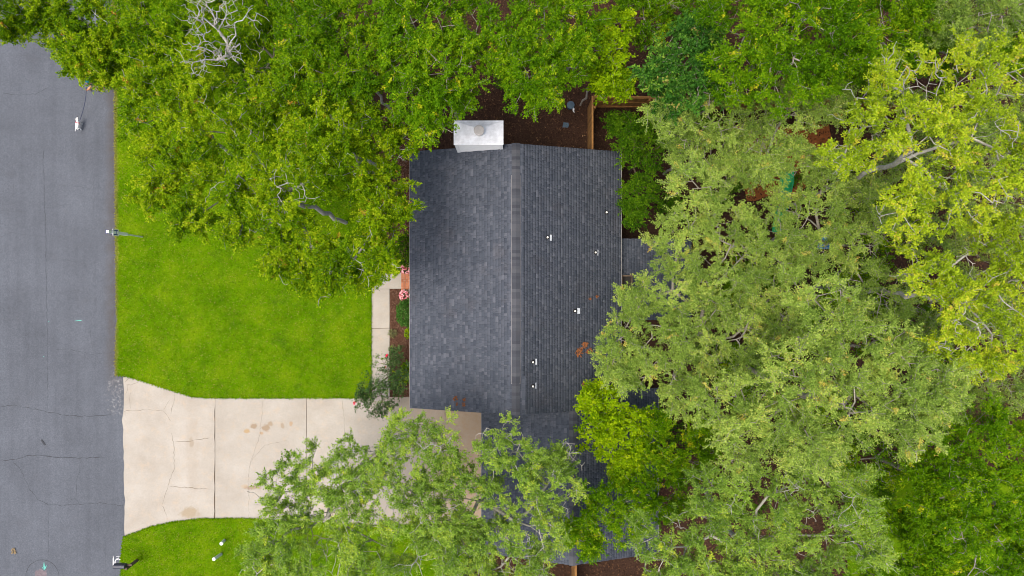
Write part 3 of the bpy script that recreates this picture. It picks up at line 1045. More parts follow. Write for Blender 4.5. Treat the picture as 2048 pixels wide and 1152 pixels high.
# ------------------------------------------------------------------ fences
def fence(name, a, b, label, top=1.8, seed=0, rail_side=1):
    """boards between ground points a and b (world), rails on one side"""
    r = random.Random(seed)
    root = empty(name, (a[0], a[1], 0))
    tag(root, label, 'fence')
    A, B = Vector(a), Vector(b)
    d = (B - A); L = d.length; d.normalize()
    n = Vector((-d.y, d.x)) * rail_side
    pw = .138
    cnt = int(L / (pw + .004))
    bmb = MB().box(0, pw, -.009, .009, 0, top)
    me = bpy.data.meshes.new('fence_board'); me.from_pydata(bmb.v, [], bmb.f); me.materials.append(M['fence'])
    ang = math.atan2(d.y, d.x)
    for i in range(cnt):
        o = bpy.data.objects.new('board', me); col.objects.link(o)
        o.parent = root
        p = d * (i * (pw + .004))
        o.location = (p.x, p.y, -.06 + r.uniform(-.008, .008))
        o.rotation_euler = (0, 0, ang + r.uniform(-.01, .01))
    for z in (.25, .95, 1.62):
        o = MB().box(0, L, .0115 if rail_side > 0 else -.05, .05 if rail_side > 0 else -.0115, z, z + .088).build('rail', M['fence'], root)
        o.rotation_euler = (0, 0, ang)
    if top:
        o = MB().box(0, L, -.035, .06 if rail_side > 0 else .035, top - .035, top - .01).build('top_rail', M['fence'], root)
        o.rotation_euler = (0, 0, ang)
    m = 0
    while m < L:
        p = d * m + n * .1
        o = MB().box(-.045, .045, -.045, .045, -.1, top - .06).build('post', M['fence'], root)
        o.location = (p.x, p.y, 0)
        o.rotation_euler = (0, 0, ang)
        m += 2.4
    return root


FX, FY = PX(1185, 1.8), PY(192, 1.8)
fence('fence', (FX + .06, FY), (FX + 15.2, FY - .25), 'long stained cedar fence with rails running behind the back yard trees', seed=1, rail_side=-1)
fence('fence', (FX, 5.35), (FX, FY + .01), 'short cedar fence from the rear house corner to the long fence', seed=2, rail_side=-1)
GFX = PX(1151, 1.8)
fence('fence', (GFX, -10.95), (GFX, -13.8), 'cedar fence running out from the garage gable end', seed=3, rail_side=1)

# ------------------------------------------------------------------ street furniture and small things
# street sign post
sb = P(286, 474)
sg = empty('street_sign', (sb[0], sb[1], 0))
tag(sg, 'tall sign post with white sleeve and navy panels at the lawn edge', 'sign post')
MB().tube([(0, 0, -.05), (0.0, .02, 1.35)], .032, 8).build('pole', M['galv'], sg)
MB().box(-.05, .05, -.04, .08, 1.30, 2.72).build('sleeve', M['sign_white'], sg)
MB().box(-.075, -.052, -.062, .102, 1.75, 2.71).build('back_panel', M['sign_blue'], sg)
fr = MB().box(.052, .062, -.095, .135, 2.05, 2.40).build('number_plate', M['sign_blue'], sg)
for (a, b, c, d) in ((-.115, .155, 2.015, 2.05), (-.115, .155, 2.40, 2.435), (-.115, -.09, 2.051, 2.399), (.13, .155, 2.051, 2.399)):
    MB().box(.051, .068, a, b, c, d).build('plate_border', M['sign_white'], fr)
MB().box(.063, .077, -.045, .085, 2.0, 2.16).build('plate_strip', M['sign_white'], fr)
MB().box(.063, .077, -.045, .085, 2.22, 2.44).build('plate_strip', M['sign_white'], fr)

# mailbox
mb0 = P(275, 1120)
mbx = empty('mailbox', (mb0[0], mb0[1], 0))
tag(mbx, 'black metal mailbox on a leaning wooden post beside the road', 'mailbox')
tz = 1.0
topx, topy = PX(254, tz) - mb0[0], PY(1136, tz) - mb0[1]
MB().hexa([(-.05, -.05, -.08), (.05, -.05, -.08), (.05, .05, -.08), (-.05, .05, -.08)],
          [(topx - .05, topy - .05, tz + .1), (topx + .05, topy - .05, tz + .1), (topx + .05, topy + .05, tz + .1), (topx - .05, topy + .05, tz + .1)]).build('post', M['post_wood'], mbx)
bx0, bx1 = PX(228, 1.15) - mb0[0], PX(249.5, 1.15) - mb0[0]
by = PY(1133.5, 1.15) - mb0[1]
hw = .10
prof = [(-hw, 0), (hw, 0), (hw, .13)] + [(hw * math.cos(a), .13 + hw * math.sin(a)) for a in np.linspace(.25, math.pi - .25, 9)] + [(-hw, .13)]
m = MB()
n = len(prof)
vs = [(bx0, by + u, .98 + w) for u, w in prof] + [(bx1, by + u, .98 + w) for u, w in prof]
m.add(vs, [tuple(range(n)), tuple(range(2 * n - 1, n - 1, -1))] + [(i, n + i, n + (i + 1) % n, (i + 1) % n) for i in range(n)])
m.build('box', M['black_metal'], mbx)
m = MB()
vs = [(bx0 - .016, by + u * 1.06, .975 + w * 1.04) for u, w in prof] + [(bx0 - .001, by + u * 1.06, .975 + w * 1.04) for u, w in prof]
m.add(vs, [tuple(range(n)), tuple(range(2 * n - 1, n - 1, -1))] + [(i, n + i, n + (i + 1) % n, (i + 1) % n) for i in range(n)])
m.build('door', M['black_metal'], mbx)
MB().box(bx0 + .05, bx1 + .22, by - .04, by + .04, .90, .978).build('support_arm', M['post_wood'], mbx)
MB().box(bx1 - .1, bx1 - .07, by + hw + .002, by + hw + .012, 1.05, 1.28).build('flag', M['black_metal'], mbx)

# white marker pipes in the side lawn
for (bxp, byp, txp, typ, h, lab) in [(449, 1080, 443, 1087, .42, 'shorter white plastic marker pipe standing in the side lawn'), (443, 1108, 428, 1118, .72, 'taller leaning white plastic marker pipe standing in the side lawn')]:
    b0 = P(bxp, byp); t0 = P(txp, typ, h)
    root = empty('marker_pipe', (b0[0], b0[1], 0))
    tag(root, lab, 'marker pipe')
    dx, dy = t0[0] - b0[0], t0[1] - b0[1]
    MB().tube([(0, 0, -.03), (dx, dy, h)], .068, 16).build('pipe', M['galv'], root)
    MB().lathe([(.075, h - .04), (.076, h + .015), (.06, h + .03)], dx, dy, 18).build('cap', M['sign_white'], root)

# rubber strip and crumpled leaf on the road
c, s = math.cos(-.95), math.sin(-.95)
rb = P(86, 885)
strip = MB()
vs = []
for (u, v) in ((-.15, -.035), (.12, -.04), (.15, -.02), (.15, .035), (-.13, .04), (-.155, .02)):
    vs.append((u * c - v * s, u * s + v * c))
strip.prism(vs, 0, .018)
o = strip.build('rubber_strip', M['crack']); o.location = (rb[0], rb[1], Z_ROAD + .002)
tag(o, 'dark rubber strip lying on the asphalt road', 'rubber strip')


def crumple(name, r, mat, seed, loc, label, cat, group=None, flatz=.4, n=22):
    rr = random.Random(seed)
    m = MB()
    for i in range(n):
        a, d = rr.uniform(0, 6.28), r * math.sqrt(rr.random())
        cxx, cyy, czz = d * math.cos(a), d * math.sin(a), rr.uniform(.006, r * flatz)
        l = r * rr.uniform(.3, .6); th = rr.uniform(0, 6.28); ti = rr.uniform(-.6, .6)
        u = Vector((math.cos(th), math.sin(th), ti * .4)) * l; v = Vector((-math.sin(th), math.cos(th), rr.uniform(-.4, .4))) * l * .45
        cc = Vector((cxx, cyy, czz))
        m.add([cc - u, cc + v, cc + u, cc - v + Vector((0, 0, l * .15))], [(0, 1, 2), (0, 2, 3)])
    o = m.build(name, mat)
    o.location = loc
    return tag(o, label, cat, group)


q = P(28, 1103)
crumple('dead_leaf', .12, M['leaf_tan'], 4, (q[0], q[1], Z_ROAD + .004), 'crumpled tan dead leaves lying on the road near the circular patch', 'dead leaf')
for k, (px, py, r) in enumerate([(911, 796, .10), (929, 799, .07), (914, 808, .06), (928, 808, .08)]):
    z = main_z(PX(px, 3.2)); q = P(px, py, z)
    crumple('dead_leaf', r, M['leaf_brown'], 20 + k, (q[0], q[1], z + .02), 'small clump of brown dead leaves on the front roof slope', 'dead leaves', 'dead leaf clumps on the front slope')
for k, (px, py, r) in enumerate([(1170, 690, .13), (1158, 706, .15), (1178, 702, .12), (1162, 698, .08), (1168, 768, .10), (1194, 593, .06), (1180, 598, .05)]):
    z = main_z(PX(px, 3.5)); q = P(px, py, z)
    crumple('dead_leaf', r, M['leaf_brown'], 40 + k, (q[0], q[1], z + .02), 'small clump of rusty pine needles on the rear roof slope', 'pine needles', 'needle clumps on the rear slope')

# back yard odds and ends
q = P(1140, 214)
o = MB().lathe([(.13, -.06), (.165, .30), (.175, .31), (.175, .345), (.0, .35)], 0, 0, 20, cap=False).build('bucket', M['slate_blue'], smooth=False)
o.location = (q[0], q[1], 0)
tag(o, 'round slate blue lidded bucket on the mulch near the fence', 'bucket')
q = P(1146, 219)
o = MB().tube([(0, .1, .02), (.03, .02, .03), (.02, -.06, .02), (.06, -.14, .02)], [.03, .045, .04, .01], 6).build('white_scrap', M['white'])
o.location = (q[0], q[1], Z_GROUND + .03)
tag(o, 'small white scrap on the mulch beside the blue bucket', 'scrap')
q = P(1131, 250)
o = MB().prism(rough_poly([(-.14, -.1), (.13, -.12), (.15, .1), (-.1, .13)], .1, .015, True, 9), 0, .05).build('stepping_stone', M['slate_blue'])
o.location = (q[0], q[1], Z_GROUND + .002)
tag(o, 'flat blue grey stone on the mulch behind the chimney', 'stone')
# slide
q = P(1552, 372)
sl_ = empty('slide', (q[0], q[1], 0))
tag(sl_, 'bright green plastic slide half hidden under the olive trees', 'slide')
m = MB()
for i in range(7):
    f0, f1 = i / 7, (i + 1) / 7
    za, zb = 1.15 * (1 - f0) ** 1.2 + .12, 1.15 * (1 - f1) ** 1.2 + .12
    m.hexa([(-.22, -2.1 * f1, zb - .03), (.22, -2.1 * f1, zb - .03), (.22, -2.1 * f0, za - .03), (-.22, -2.1 * f0, za - .03)],
           [(-.22, -2.1 * f1, zb), (.22, -2.1 * f1, zb), (.22, -2.1 * f0, za), (-.22, -2.1 * f0, za)])
m.build('chute', M['green_plastic'], sl_)
for s in (-1, 1):
    MB().tube([(s * .235, -2.1 * f, 1.15 * (1 - f) ** 1.2 + .2) for f in np.linspace(0, 1, 8)], .035, 6).build('side_rail', M['green_plastic'], sl_)
    MB().tube([(s * .22, .3, -.05), (s * .22, .05, 1.25)], .03, 6).build('leg', M['green_plastic'], sl_)
MB().box(-.3, .3, .0, .45, 1.2, 1.26).build('platform', M['green_plastic'], sl_)
q = P(1650, 484)
m = MB()
rr = random.Random(3)
g = 9
vs = [((i - 4) * .09, (j - 4) * .08, .05 + .12 * rr.random() + .1 * math.exp(-((i - 4) ** 2 + (j - 4) ** 2) / 8)) for j in range(g) for i in range(g)]
m.add(vs, [(j * g + i, j * g + i + 1, (j + 1) * g + i + 1, (j + 1) * g + i) for j in range(g - 1) for i in range(g - 1)])
o = m.build('tarp', M['blue_plastic']); o.location = (q[0], q[1], -.08)
tag(o, 'crumpled blue tarp lying on the ground under the olive trees', 'tarp')

# ------------------------------------------------------------------ dogs, leash, person
def make_skin(name, pts, edges, radii, mat, parent=None, root=0):
    import bmesh
    bm = bmesh.new()
    lay = bm.verts.layers.skin.verify()
    vs = []
    for i, p in enumerate(pts):
        v = bm.verts.new(p)
        v[lay].radius = (radii[i], radii[i]) if not hasattr(radii[i], '__len__') else radii[i]
        v[lay].use_root = (i == root)
        vs.append(v)
    for a, b in edges:
        bm.edges.new((vs[a], vs[b]))
    me = bpy.data.meshes.new(name)
    bm.to_mesh(me); bm.free()
    o = bpy.data.objects.new(name, me); col.objects.link(o)
    if parent: o.parent = parent
    sk = o.modifiers.new('skin', 'SKIN'); sk.use_smooth_shade = True
    ss = o.modifiers.new('sub', 'SUBSURF'); ss.levels = 1; ss.render_levels = 1
    me.materials.append(mat)
    return o


def make_dog(loc, rz, scale, mat, label, tail_up=True, harness=True):
    root = empty('dog', loc)
    root.rotation_euler = (0, 0, rz)
    root.scale = (scale,) * 3
    tag(root, label, 'dog')
    # local: head towards +Y
    pts = [(0, 0, .40), (0, .16, .40), (0, -.17, .41), (0, .25, .47), (0, .33, .55), (0, .41, .54), (0, .48, .52),          # pelvis..muzzle 0-6
           (0, -.25, .44), (.03, -.34, .50), (.06, -.42, .55),                                                               # tail 7-9
           (.085, .17, .30), (.09, .16, .16), (.09, .18, .02), (-.085, .17, .30), (-.09, .20, .16), (-.09, .23, .02),        # front legs 10-15
           (.09, -.17, .30), (.095, -.13, .20), (.095, -.21, .11), (.095, -.19, .02), (-.09, -.17, .30), (-.095, -.15, .20), (-.095, -.24, .11), (-.095, -.23, .02)]
    ed = [(0, 1), (1, 3), (3, 4), (4, 5), (5, 6), (0, 2), (2, 7), (7, 8), (8, 9), (1, 10), (10, 11), (11, 12), (1, 13), (13, 14), (14, 15),
          (2, 16), (16, 17), (17, 18), (18, 19), (2, 20), (20, 21), (21, 22), (22, 23)]
    rd = [.095, .115, .09, .075, .078, .055, .036, .03, .022, .014, .045, .03, .03, .045, .03, .03, .052, .036, .026, .03, .052, .036, .026, .03]
    body = make_skin('body', pts, ed, rd, mat, root)
    for s in (-1, 1):
        MB().add([(s * .05, .30, .60), (s * .10, .31, .60), (s * .12, .345, .54), (s * .055, .36, .59), (s * .085, .33, .625)], [(0, 1, 4), (1, 2, 4), (2, 3, 4), (3, 0, 4), (3, 2, 1, 0)]).build('ear', mat, root)
    MB().lathe([(.012, 0), (.02, .012), (.01, .024)], 0, .515, 8).build('nose', M['hair'], root).location = (0, 0, .515)
    if harness:
        for yy in (.10, .16):
            MB().tube([(.125 * math.cos(a), yy + .02 * math.sin(a), .40 + .135 * math.sin(a)) for a in np.linspace(0, 2 * math.pi, 16)], .011, 5).build('harness', M['red_strap'], root)
        MB().tube([(0, .08, .535), (0, .19, .54)], .012, 5).build('harness', M['red_strap'], root)
    return root


dp = P(162, 253)
make_dog((dp[0], dp[1], Z_ROAD), -.22, .72, M['fur_white'], 'small white dog in a red harness standing on the road')
dp2 = P(183, 178)
make_dog((dp2[0], dp2[1], Z_ROAD), 2.5, .42, M['fur_tan'], 'tiny tan dog at the edge of the overhanging branches', harness=False)
# leash from the harness up to the walker's hand
l0 = P(160, 241, .36); l1 = P(174, 168, .85)
pts = []
for f in np.linspace(0, 1, 10):
    pts.append((l0[0] + (l1[0] - l0[0]) * f, l0[1] + (l1[1] - l0[1]) * f, l0[2] + (l1[2] - l0[2]) * f - .10 * math.sin(math.pi * f)))
o = MB().tube(pts, .011, 5).build('leash', M['leash'])
tag(o, 'thin navy dog leash running from the white dog up to its walker', 'leash')

pb = P(204, 175)
per = empty('person', (pb[0], pb[1], Z_ROAD))
per.rotation_euler = (0, 0, 0)
tag(per, 'person in a teal top walking a white dog under the road tree', 'person')
hx, hy, hz = l1[0] - pb[0], l1[1] - pb[1], .86
sh_ = 1.36
pts = [(0, 0, .93), (0, 0, 1.12), (0, .0, 1.34), (0, .01, 1.48), (0, .02, 1.60),                 # pelvis chest neck head
       (.17, 0, 1.38), (.22, .02, 1.12), (.20, .12, .90), (.19, .17, .82),                        # right arm
       (-.17, 0, 1.38), (-.26, -.02, 1.14), (hx * .8, hy * .6, .95), (hx, hy, hz),                # left arm to the leash
       (.10, 0, .86), (.11, .06, .48), (.11, .02, .09), (.11, .16, .04),                          # right leg
       (-.10, 0, .86), (-.11, -.02, .48), (-.11, -.16, .10), (-.11, -.03, .04)]
ed = [(0, 1), (1, 2), (2, 3), (3, 4), (2, 5), (5, 6), (6, 7), (7, 8), (2, 9), (9, 10), (10, 11), (11, 12), (0, 13), (13, 14), (14, 15), (15, 16), (0, 17), (17, 18), (18, 19), (19, 20)]
rd = [(.15, .11), (.14, .10), (.15, .11), .055, (.085, .10), .06, .045, .036, .028, .06, .045, .036, .028, .085, .06, .042, .04, .085, .06, .042, .04]
make_skin('body', pts, ed, rd, M['skin'], per)
tops = [(0, 0, .92), (0, 0, 1.12), (0, 0, 1.36), (.18, 0, 1.38), (.22, .02, 1.18), (-.18, 0, 1.38), (-.25, -.02, 1.18)]
make_skin('shirt', tops, [(0, 1), (1, 2), (2, 3), (3, 4), (2, 5), (5, 6)], [(.165, .125), (.155, .115), (.165, .125), .082, .065, .082, .065], M['teal_cloth'], per)
make_skin('shorts', [(0, 0, .95), (.10, 0, .84), (.112, .05, .55), (-.10, 0, .84), (-.112, 0, .55)], [(0, 1), (1, 2), (0, 3), (3, 4)], [(.165, .125), .105, .085, .105, .085], M['shorts'], per)
make_skin('hair', [(0, -.005, 1.63), (0, -.03, 1.69)], [(0, 1)], [(.105, .115), (.085, .09)], M['hair'], per)
for s, yy in ((1, .1), (-1, -.09)):
    MB().tube([(s * .11, yy - .1, .045), (s * .11, yy, .05), (s * .11, yy + .12, .035)], [.045, .05, .04], 8).build('shoe', M['hair'], per)

# ------------------------------------------------------------------ trees
def frustums(a, b, ra, rb, n):
    """vectorised tapered tubes between point arrays a, b"""
    m = len(a)
    d = b - a
    L = np.linalg.norm(d, axis=1, keepdims=True) + 1e-9
    t = d / L
    ref = np.where(np.abs(t[:, 2:3]) > .9, np.array([[1., 0, 0]]), np.array([[0, 0, 1.]]))
    u = np.cross(t, ref); u /= np.linalg.norm(u, axis=1, keepdims=True) + 1e-9
    w = np.cross(t, u)
    ang = np.arange(n) * 2 * np.pi / n
    ring = u[:, None, :] * np.cos(ang)[None, :, None] + w[:, None, :] * np.sin(ang)[None, :, None]
    A = (a - t * ra[:, None] * .3)[:, None, :] + ring * ra[:, None, None]
    B = (b + t * rb[:, None] * .3)[:, None, :] + ring * rb[:, None, None]
    V = np.concatenate([A, B], 1).reshape(-1, 3)
    base = (np.arange(m) * 2 * n)[:, None]
    i = np.arange(n)
    f = np.stack([i, (i + 1) % n, (i + 1) % n + n, i + n], 1)
    Fq = (base[:, :, None] + f[None]).reshape(-1, 4)
    return V, Fq


def leaf_mesh(name, centers, dirs, nrm, L, Wd, tone, fold=.25, tri=False):
    n = len(centers)
    d = dirs / (np.linalg.norm(dirs, axis=1, keepdims=True) + 1e-9)
    nn = nrm - d * np.sum(nrm * d, 1, keepdims=True)
    nn /= np.linalg.norm(nn, axis=1, keepdims=True) + 1e-9
    s = np.cross(d, nn)
    L = L[:, None]; Wd = Wd[:, None]
    if tri:
        v = np.empty((n, 3, 3), np.float32)
        v[:, 0] = centers + s * Wd * .5 + d * L * .2
        v[:, 1] = centers - s * Wd * .5 + d * L * .2
        v[:, 2] = centers + d * L
        return fast_mesh(name, v.reshape(-1, 3), np.arange(n * 3, dtype=np.int32).reshape(n, 3), tone)
    v = np.empty((n, 4, 3), np.float32)
    v[:, 0] = centers
    v[:, 1] = centers + d * L * .48 + s * Wd * .5 + nn * Wd * fold
    v[:, 2] = centers + d * L
    v[:, 3] = centers + d * L * .48 - s * Wd * .5 + nn * Wd * fold
    return fast_mesh(name, v.reshape(-1, 3), np.arange(n * 4, dtype=np.int32).reshape(n, 4), tone)


TOT = {'leaf': 0, 'wood': 0}
SPEC = {
 #            leaf L   W    per clump  clumps/m2  bare  bark        spread  up
 'front':  (0.078, .051, 262, 16.2, .08, 'bark_pale', .35, .50),
 'green':  (0.077, .050, 255, 16.2, .03, 'bark_grey', .36, .50),
 'lush':   (0.078, .050, 255, 16.2, .02, 'bark_grey', .36, .50),
 'glossy': (0.100, .062, 126, 16.0, .02, 'bark_grey', .32, .45),
 'yellow': (0.069, .049, 246, 16.5, .18, 'bark_pale', .31, .55),
 'olive':  (0.064, .034, 330, 18.0, .05, 'bark_grey', .35, .50),
 'bright': (0.084, .060, 140, 17.0, .0, 'bark_grey', .30, .60),
 'oak':    (0.070, .038, 290, 16.5, .11, 'bark_pale', .34, .50),
 'dark':   (0.090, .056, 150, 16.0, .03, 'bark_brown', .33, .50),
 'camellia': (0.08, .045, 60, 18, .0, 'bark_brown', .24, .4),
}


def tree(name, label, species, lobes, z, seed, cat='tree', group=None, dens=1.0, leafs=1.0, base_px=None, bare=None, trunk_f=.42, sub_r=.395, squash=.70, tone_shift=0.0, subs=12):
    """lobes: (px, py, radius_px[, z]) as seen in the photograph at height z; real size and place follow from z"""
    r = np.random.default_rng(seed)
    lL, lW, lpc, cpm, bare0, bark, spread, upw = SPEC[species]
    if bare is None: bare = bare0
    LB = []
    for lb in lobes:
        zz = lb[3] if len(lb) > 3 else z + r.uniform(-.5, .5)
        k = (H - zz) / F
        LB.append(((lb[0] - 1024) * k, (576 - lb[1]) * k, zz, lb[2] * k))
    LB = np.array(LB)
    wts = LB[:, 3] ** 2
    c = (LB[:, :3] * wts[:, None]).sum(0) / wts.sum()
    if base_px:
        bx, by, _ = P(*base_px)
    else:
        bx, by = c[0] + r.normal(0, .3), c[1] + r.normal(0, .3)
    zmin = (LB[:, 2] - LB[:, 3] * squash).min()
    th = max(.25, min(zmin * .9, c[2] * trunk_f))
    # --- skeleton nodes
    cap_n = 60000
    N = np.zeros((cap_n, 3)); PL = np.zeros(cap_n); PAR = np.full(cap_n, -1); cnt = 0

    def add(p, par):
        nonlocal cnt
        N[cnt] = p
        PAR[cnt] = par
        PL[cnt] = 0 if par < 0 else PL[par] + np.linalg.norm(N[cnt] - N[par])
        cnt += 1
        return cnt - 1

    k0 = add((bx, by, -.15), -1)
    cur = k0
    steps = max(3, int(th / .6))
    lean = (c[:2] - np.array([bx, by])) * .35
    for i in range(1, steps + 1):
        f = i / steps
        cur = add((bx + lean[0] * f ** 1.5 + r.normal(0, .04), by + lean[1] * f ** 1.5 + r.normal(0, .04), -.15 + (th + .15) * f), cur)

    def attach(p, wpath, maxseg, jit, sag, lo=0):
        p = np.asarray(p)
        dd = np.linalg.norm(N[lo:cnt] - p, axis=1) + wpath * PL[lo:cnt] + np.maximum(0, N[lo:cnt, 2] - p[2]) * .6
        j = int(np.argmin(dd)) + lo
        a = N[j].copy()
        L = np.linalg.norm(p - a)
        m = max(1, int(math.ceil(L / maxseg)))
        cur = j
        bow = r.normal(0, jit * L * .5, 3); bow[2] = -abs(bow[2]) * .3 + sag * L
        for i in range(1, m + 1):
            f = i / m
            q = a + (p - a) * f + bow * math.sin(math.pi * f)
            if i < m: q = q + r.normal(0, jit * L / m, 3)
            cur = add(q, cur)
        return cur

    lob_nodes = []
    order = np.argsort(np.linalg.norm(LB[:, :2] - np.array([bx, by]), axis=1))
    for i in order:
        x, y, zz, R = LB[i]
        attach((x, y, zz - R * squash * .45), .22, .7, .12, .06, lo=max(0, steps - 2))
    clumps = []; bares = []
    for i in order:
        x, y, zz, R = LB[i]
        ns = max(3, int(round(subs * r.uniform(.9, 1.1))))
        rs = max(.38, R * sub_r)
        g = (np.arange(ns) + .5) / ns
        ph = np.arange(ns) * 2.39996 + r.uniform(0, 6.28)
        for q in range(ns):
            cz = 1 - g[q] * 1.45 + r.normal(0, .12)
            cz = np.clip(cz, -.45, 1)
            rad = math.sqrt(max(0, 1 - cz * cz)) if cz < .98 else .15
            rr = (1 - rs / R * .6) * r.uniform(.72, 1.2) if R > rs else .4
            p = np.array([x + R * rr * rad * math.cos(ph[q]), y + R * rr * rad * math.sin(ph[q]), zz + R * squash * cz * rr])
            if p[2] < .5: p[2] = .5 + r.random() * .3
            isbare = r.random() < bare
            attach(p - np.array([0, 0, rs * .25]), .12, .45, .14, .03, lo=steps)
            nc = max(2, int(round(cpm * dens * rs * rs * (1.0 if not isbare else .55))))
            dv = r.normal(0, 1, (nc, 3)); dv /= np.linalg.norm(dv, axis=1, keepdims=True)
            dv[:, 2] = dv[:, 2] * .75 + .12
            rad_ = rs * (r.random(nc) ** .45)
            pc = p + dv * rad_[:, None]
            ct = r.random()
            for w in range(nc):
                pc[w, 2] = max(pc[w, 2], .25)
                nd = attach(pc[w], .08, .28 if not isbare else .22, .16, .02, lo=steps)
                (bares if isbare else clumps).append((nd, ct))
                if isbare:
                    for _ in range(3):
                        attach(pc[w] + r.normal(0, .19, 3), .0, .2, .15, 0, lo=max(steps, cnt - 12))
    n = cnt
    Nn = N[:n]; par = PAR[:n]
    ends = np.ones(n)
    w = np.zeros(n)
    haschild = np.zeros(n, bool); haschild[par[1:]] = True
    w[~haschild] = 1
    for i in range(n - 1, 0, -1):
        w[par[i]] += w[i]
    rad = .0080 * np.maximum(w, .6) ** .40
    if z < 3: rad *= .8
    idx = np.arange(1, n)
    a = Nn[par[idx]]; b = Nn[idx]
    rb = rad[idx]; ra = np.minimum(rad[par[idx]], rb * 1.25)
    root = empty(name, (bx, by, 0))
    tag(root, label, cat, group)
    off = np.array([bx, by, 0])
    big = rb > .035
    for nm, sel, sides in (('trunk', big, 7), ('branches', ~big, 4)):
        if sel.sum() == 0: continue
        V, Fq = frustums(a[sel] - off, b[sel] - off, ra[sel], rb[sel], sides if nm == 'trunk' else 3)
        if nm == 'trunk':
            obj(nm, fast_mesh(nm, V, Fq, None, True), M[bark], root)
        else:
            Vb, Fb = V, Fq
        TOT['wood'] += len(Fq) * 2
    # --- leaves on short twigs round every clump node
    cl = np.array([q[0] for q in clumps]); ct = np.array([q[1] for q in clumps])
    nc = len(cl)
    if nc:
        nt = 7
        per = max(2, int(round(lpc * leafs / nt)))
        base = Nn[cl]
        outw = base - np.array([c[0], c[1], c[2] - 1.0]); outw /= np.linalg.norm(outw, axis=1, keepdims=True) + 1e-9
        td = r.normal(0, 1, (nc, nt, 3)); td /= np.linalg.norm(td, axis=2, keepdims=True)
        td = td + outw[:, None, :] * .45 + np.array([0, 0, .12])
        td /= np.linalg.norm(td, axis=2, keepdims=True)
        tl = spread * r.uniform(.6, 1.35, (nc, nt, 1))
        f = r.uniform(.12, 1.05, (nc, nt, per, 1))
        pos = base[:, None, None, :] + td[:, :, None, :] * tl[:, :, None, :] * f
        pos = pos + r.normal(0, .028, pos.shape)
        lat = r.normal(0, 1, pos.shape)
        ld = td[:, :, None, :] * .7 + lat * .75
        ld[..., 2] *= .6
        nr = r.normal(0, 1, pos.shape) * (1 - upw) * 1.25
        nr[..., 2] += upw * 1.5
        cluster = np.clip(ct + r.normal(0, .16, nc), 0, 1)
        tone = .44 * cluster[:, None, None] + .52 * r.random(pos.shape[:3]) ** 1.15 + .10 * r.random((nc, nt, 1)) + tone_shift
        # a few whole twigs carry young yellow or rusty leaves
        young = r.random((nc, nt, 1)) < .014
        tone = np.where(young, .93 + .07 * r.random(pos.shape[:3]), np.minimum(tone, .955))
        pos = pos.reshape(-1, 3)
        k = len(pos)
        me = leaf_mesh('crown', (pos - off), ld.reshape(-1, 3), nr.reshape(-1, 3), lL * r.uniform(.7, 1.35, k), lW * r.uniform(.7, 1.3, k), np.clip(tone.ravel(), 0, 1), tri=species not in ('glossy', 'bright', 'camellia'))
        obj('crown', me, M['leaf_' + species], root)
        TOT['leaf'] += k * (1 if species not in ('glossy', 'bright', 'camellia') else 2)
        # fine twigs that carry the leaves, drawn where they are thick enough to see
        keep = r.random((nc, nt)) < (.6 if species in ('oak', 'yellow', 'olive') else .3)
        ia, ib = np.nonzero(keep)
        A = base[ia] - off; B = A + td[ia, ib] * tl[ia, ib]
        V, Fq = frustums(A, B, np.full(len(A), .008), np.full(len(A), .004), 3)
        Fb = np.concatenate([Fb, Fq + len(Vb)]); Vb = np.concatenate([Vb, V])
        TOT['wood'] += len(Fq) * 2
    o = obj('branches', fast_mesh('branches', Vb, Fb), M[bark], root)
    o['kind'] = 'stuff'
    return root


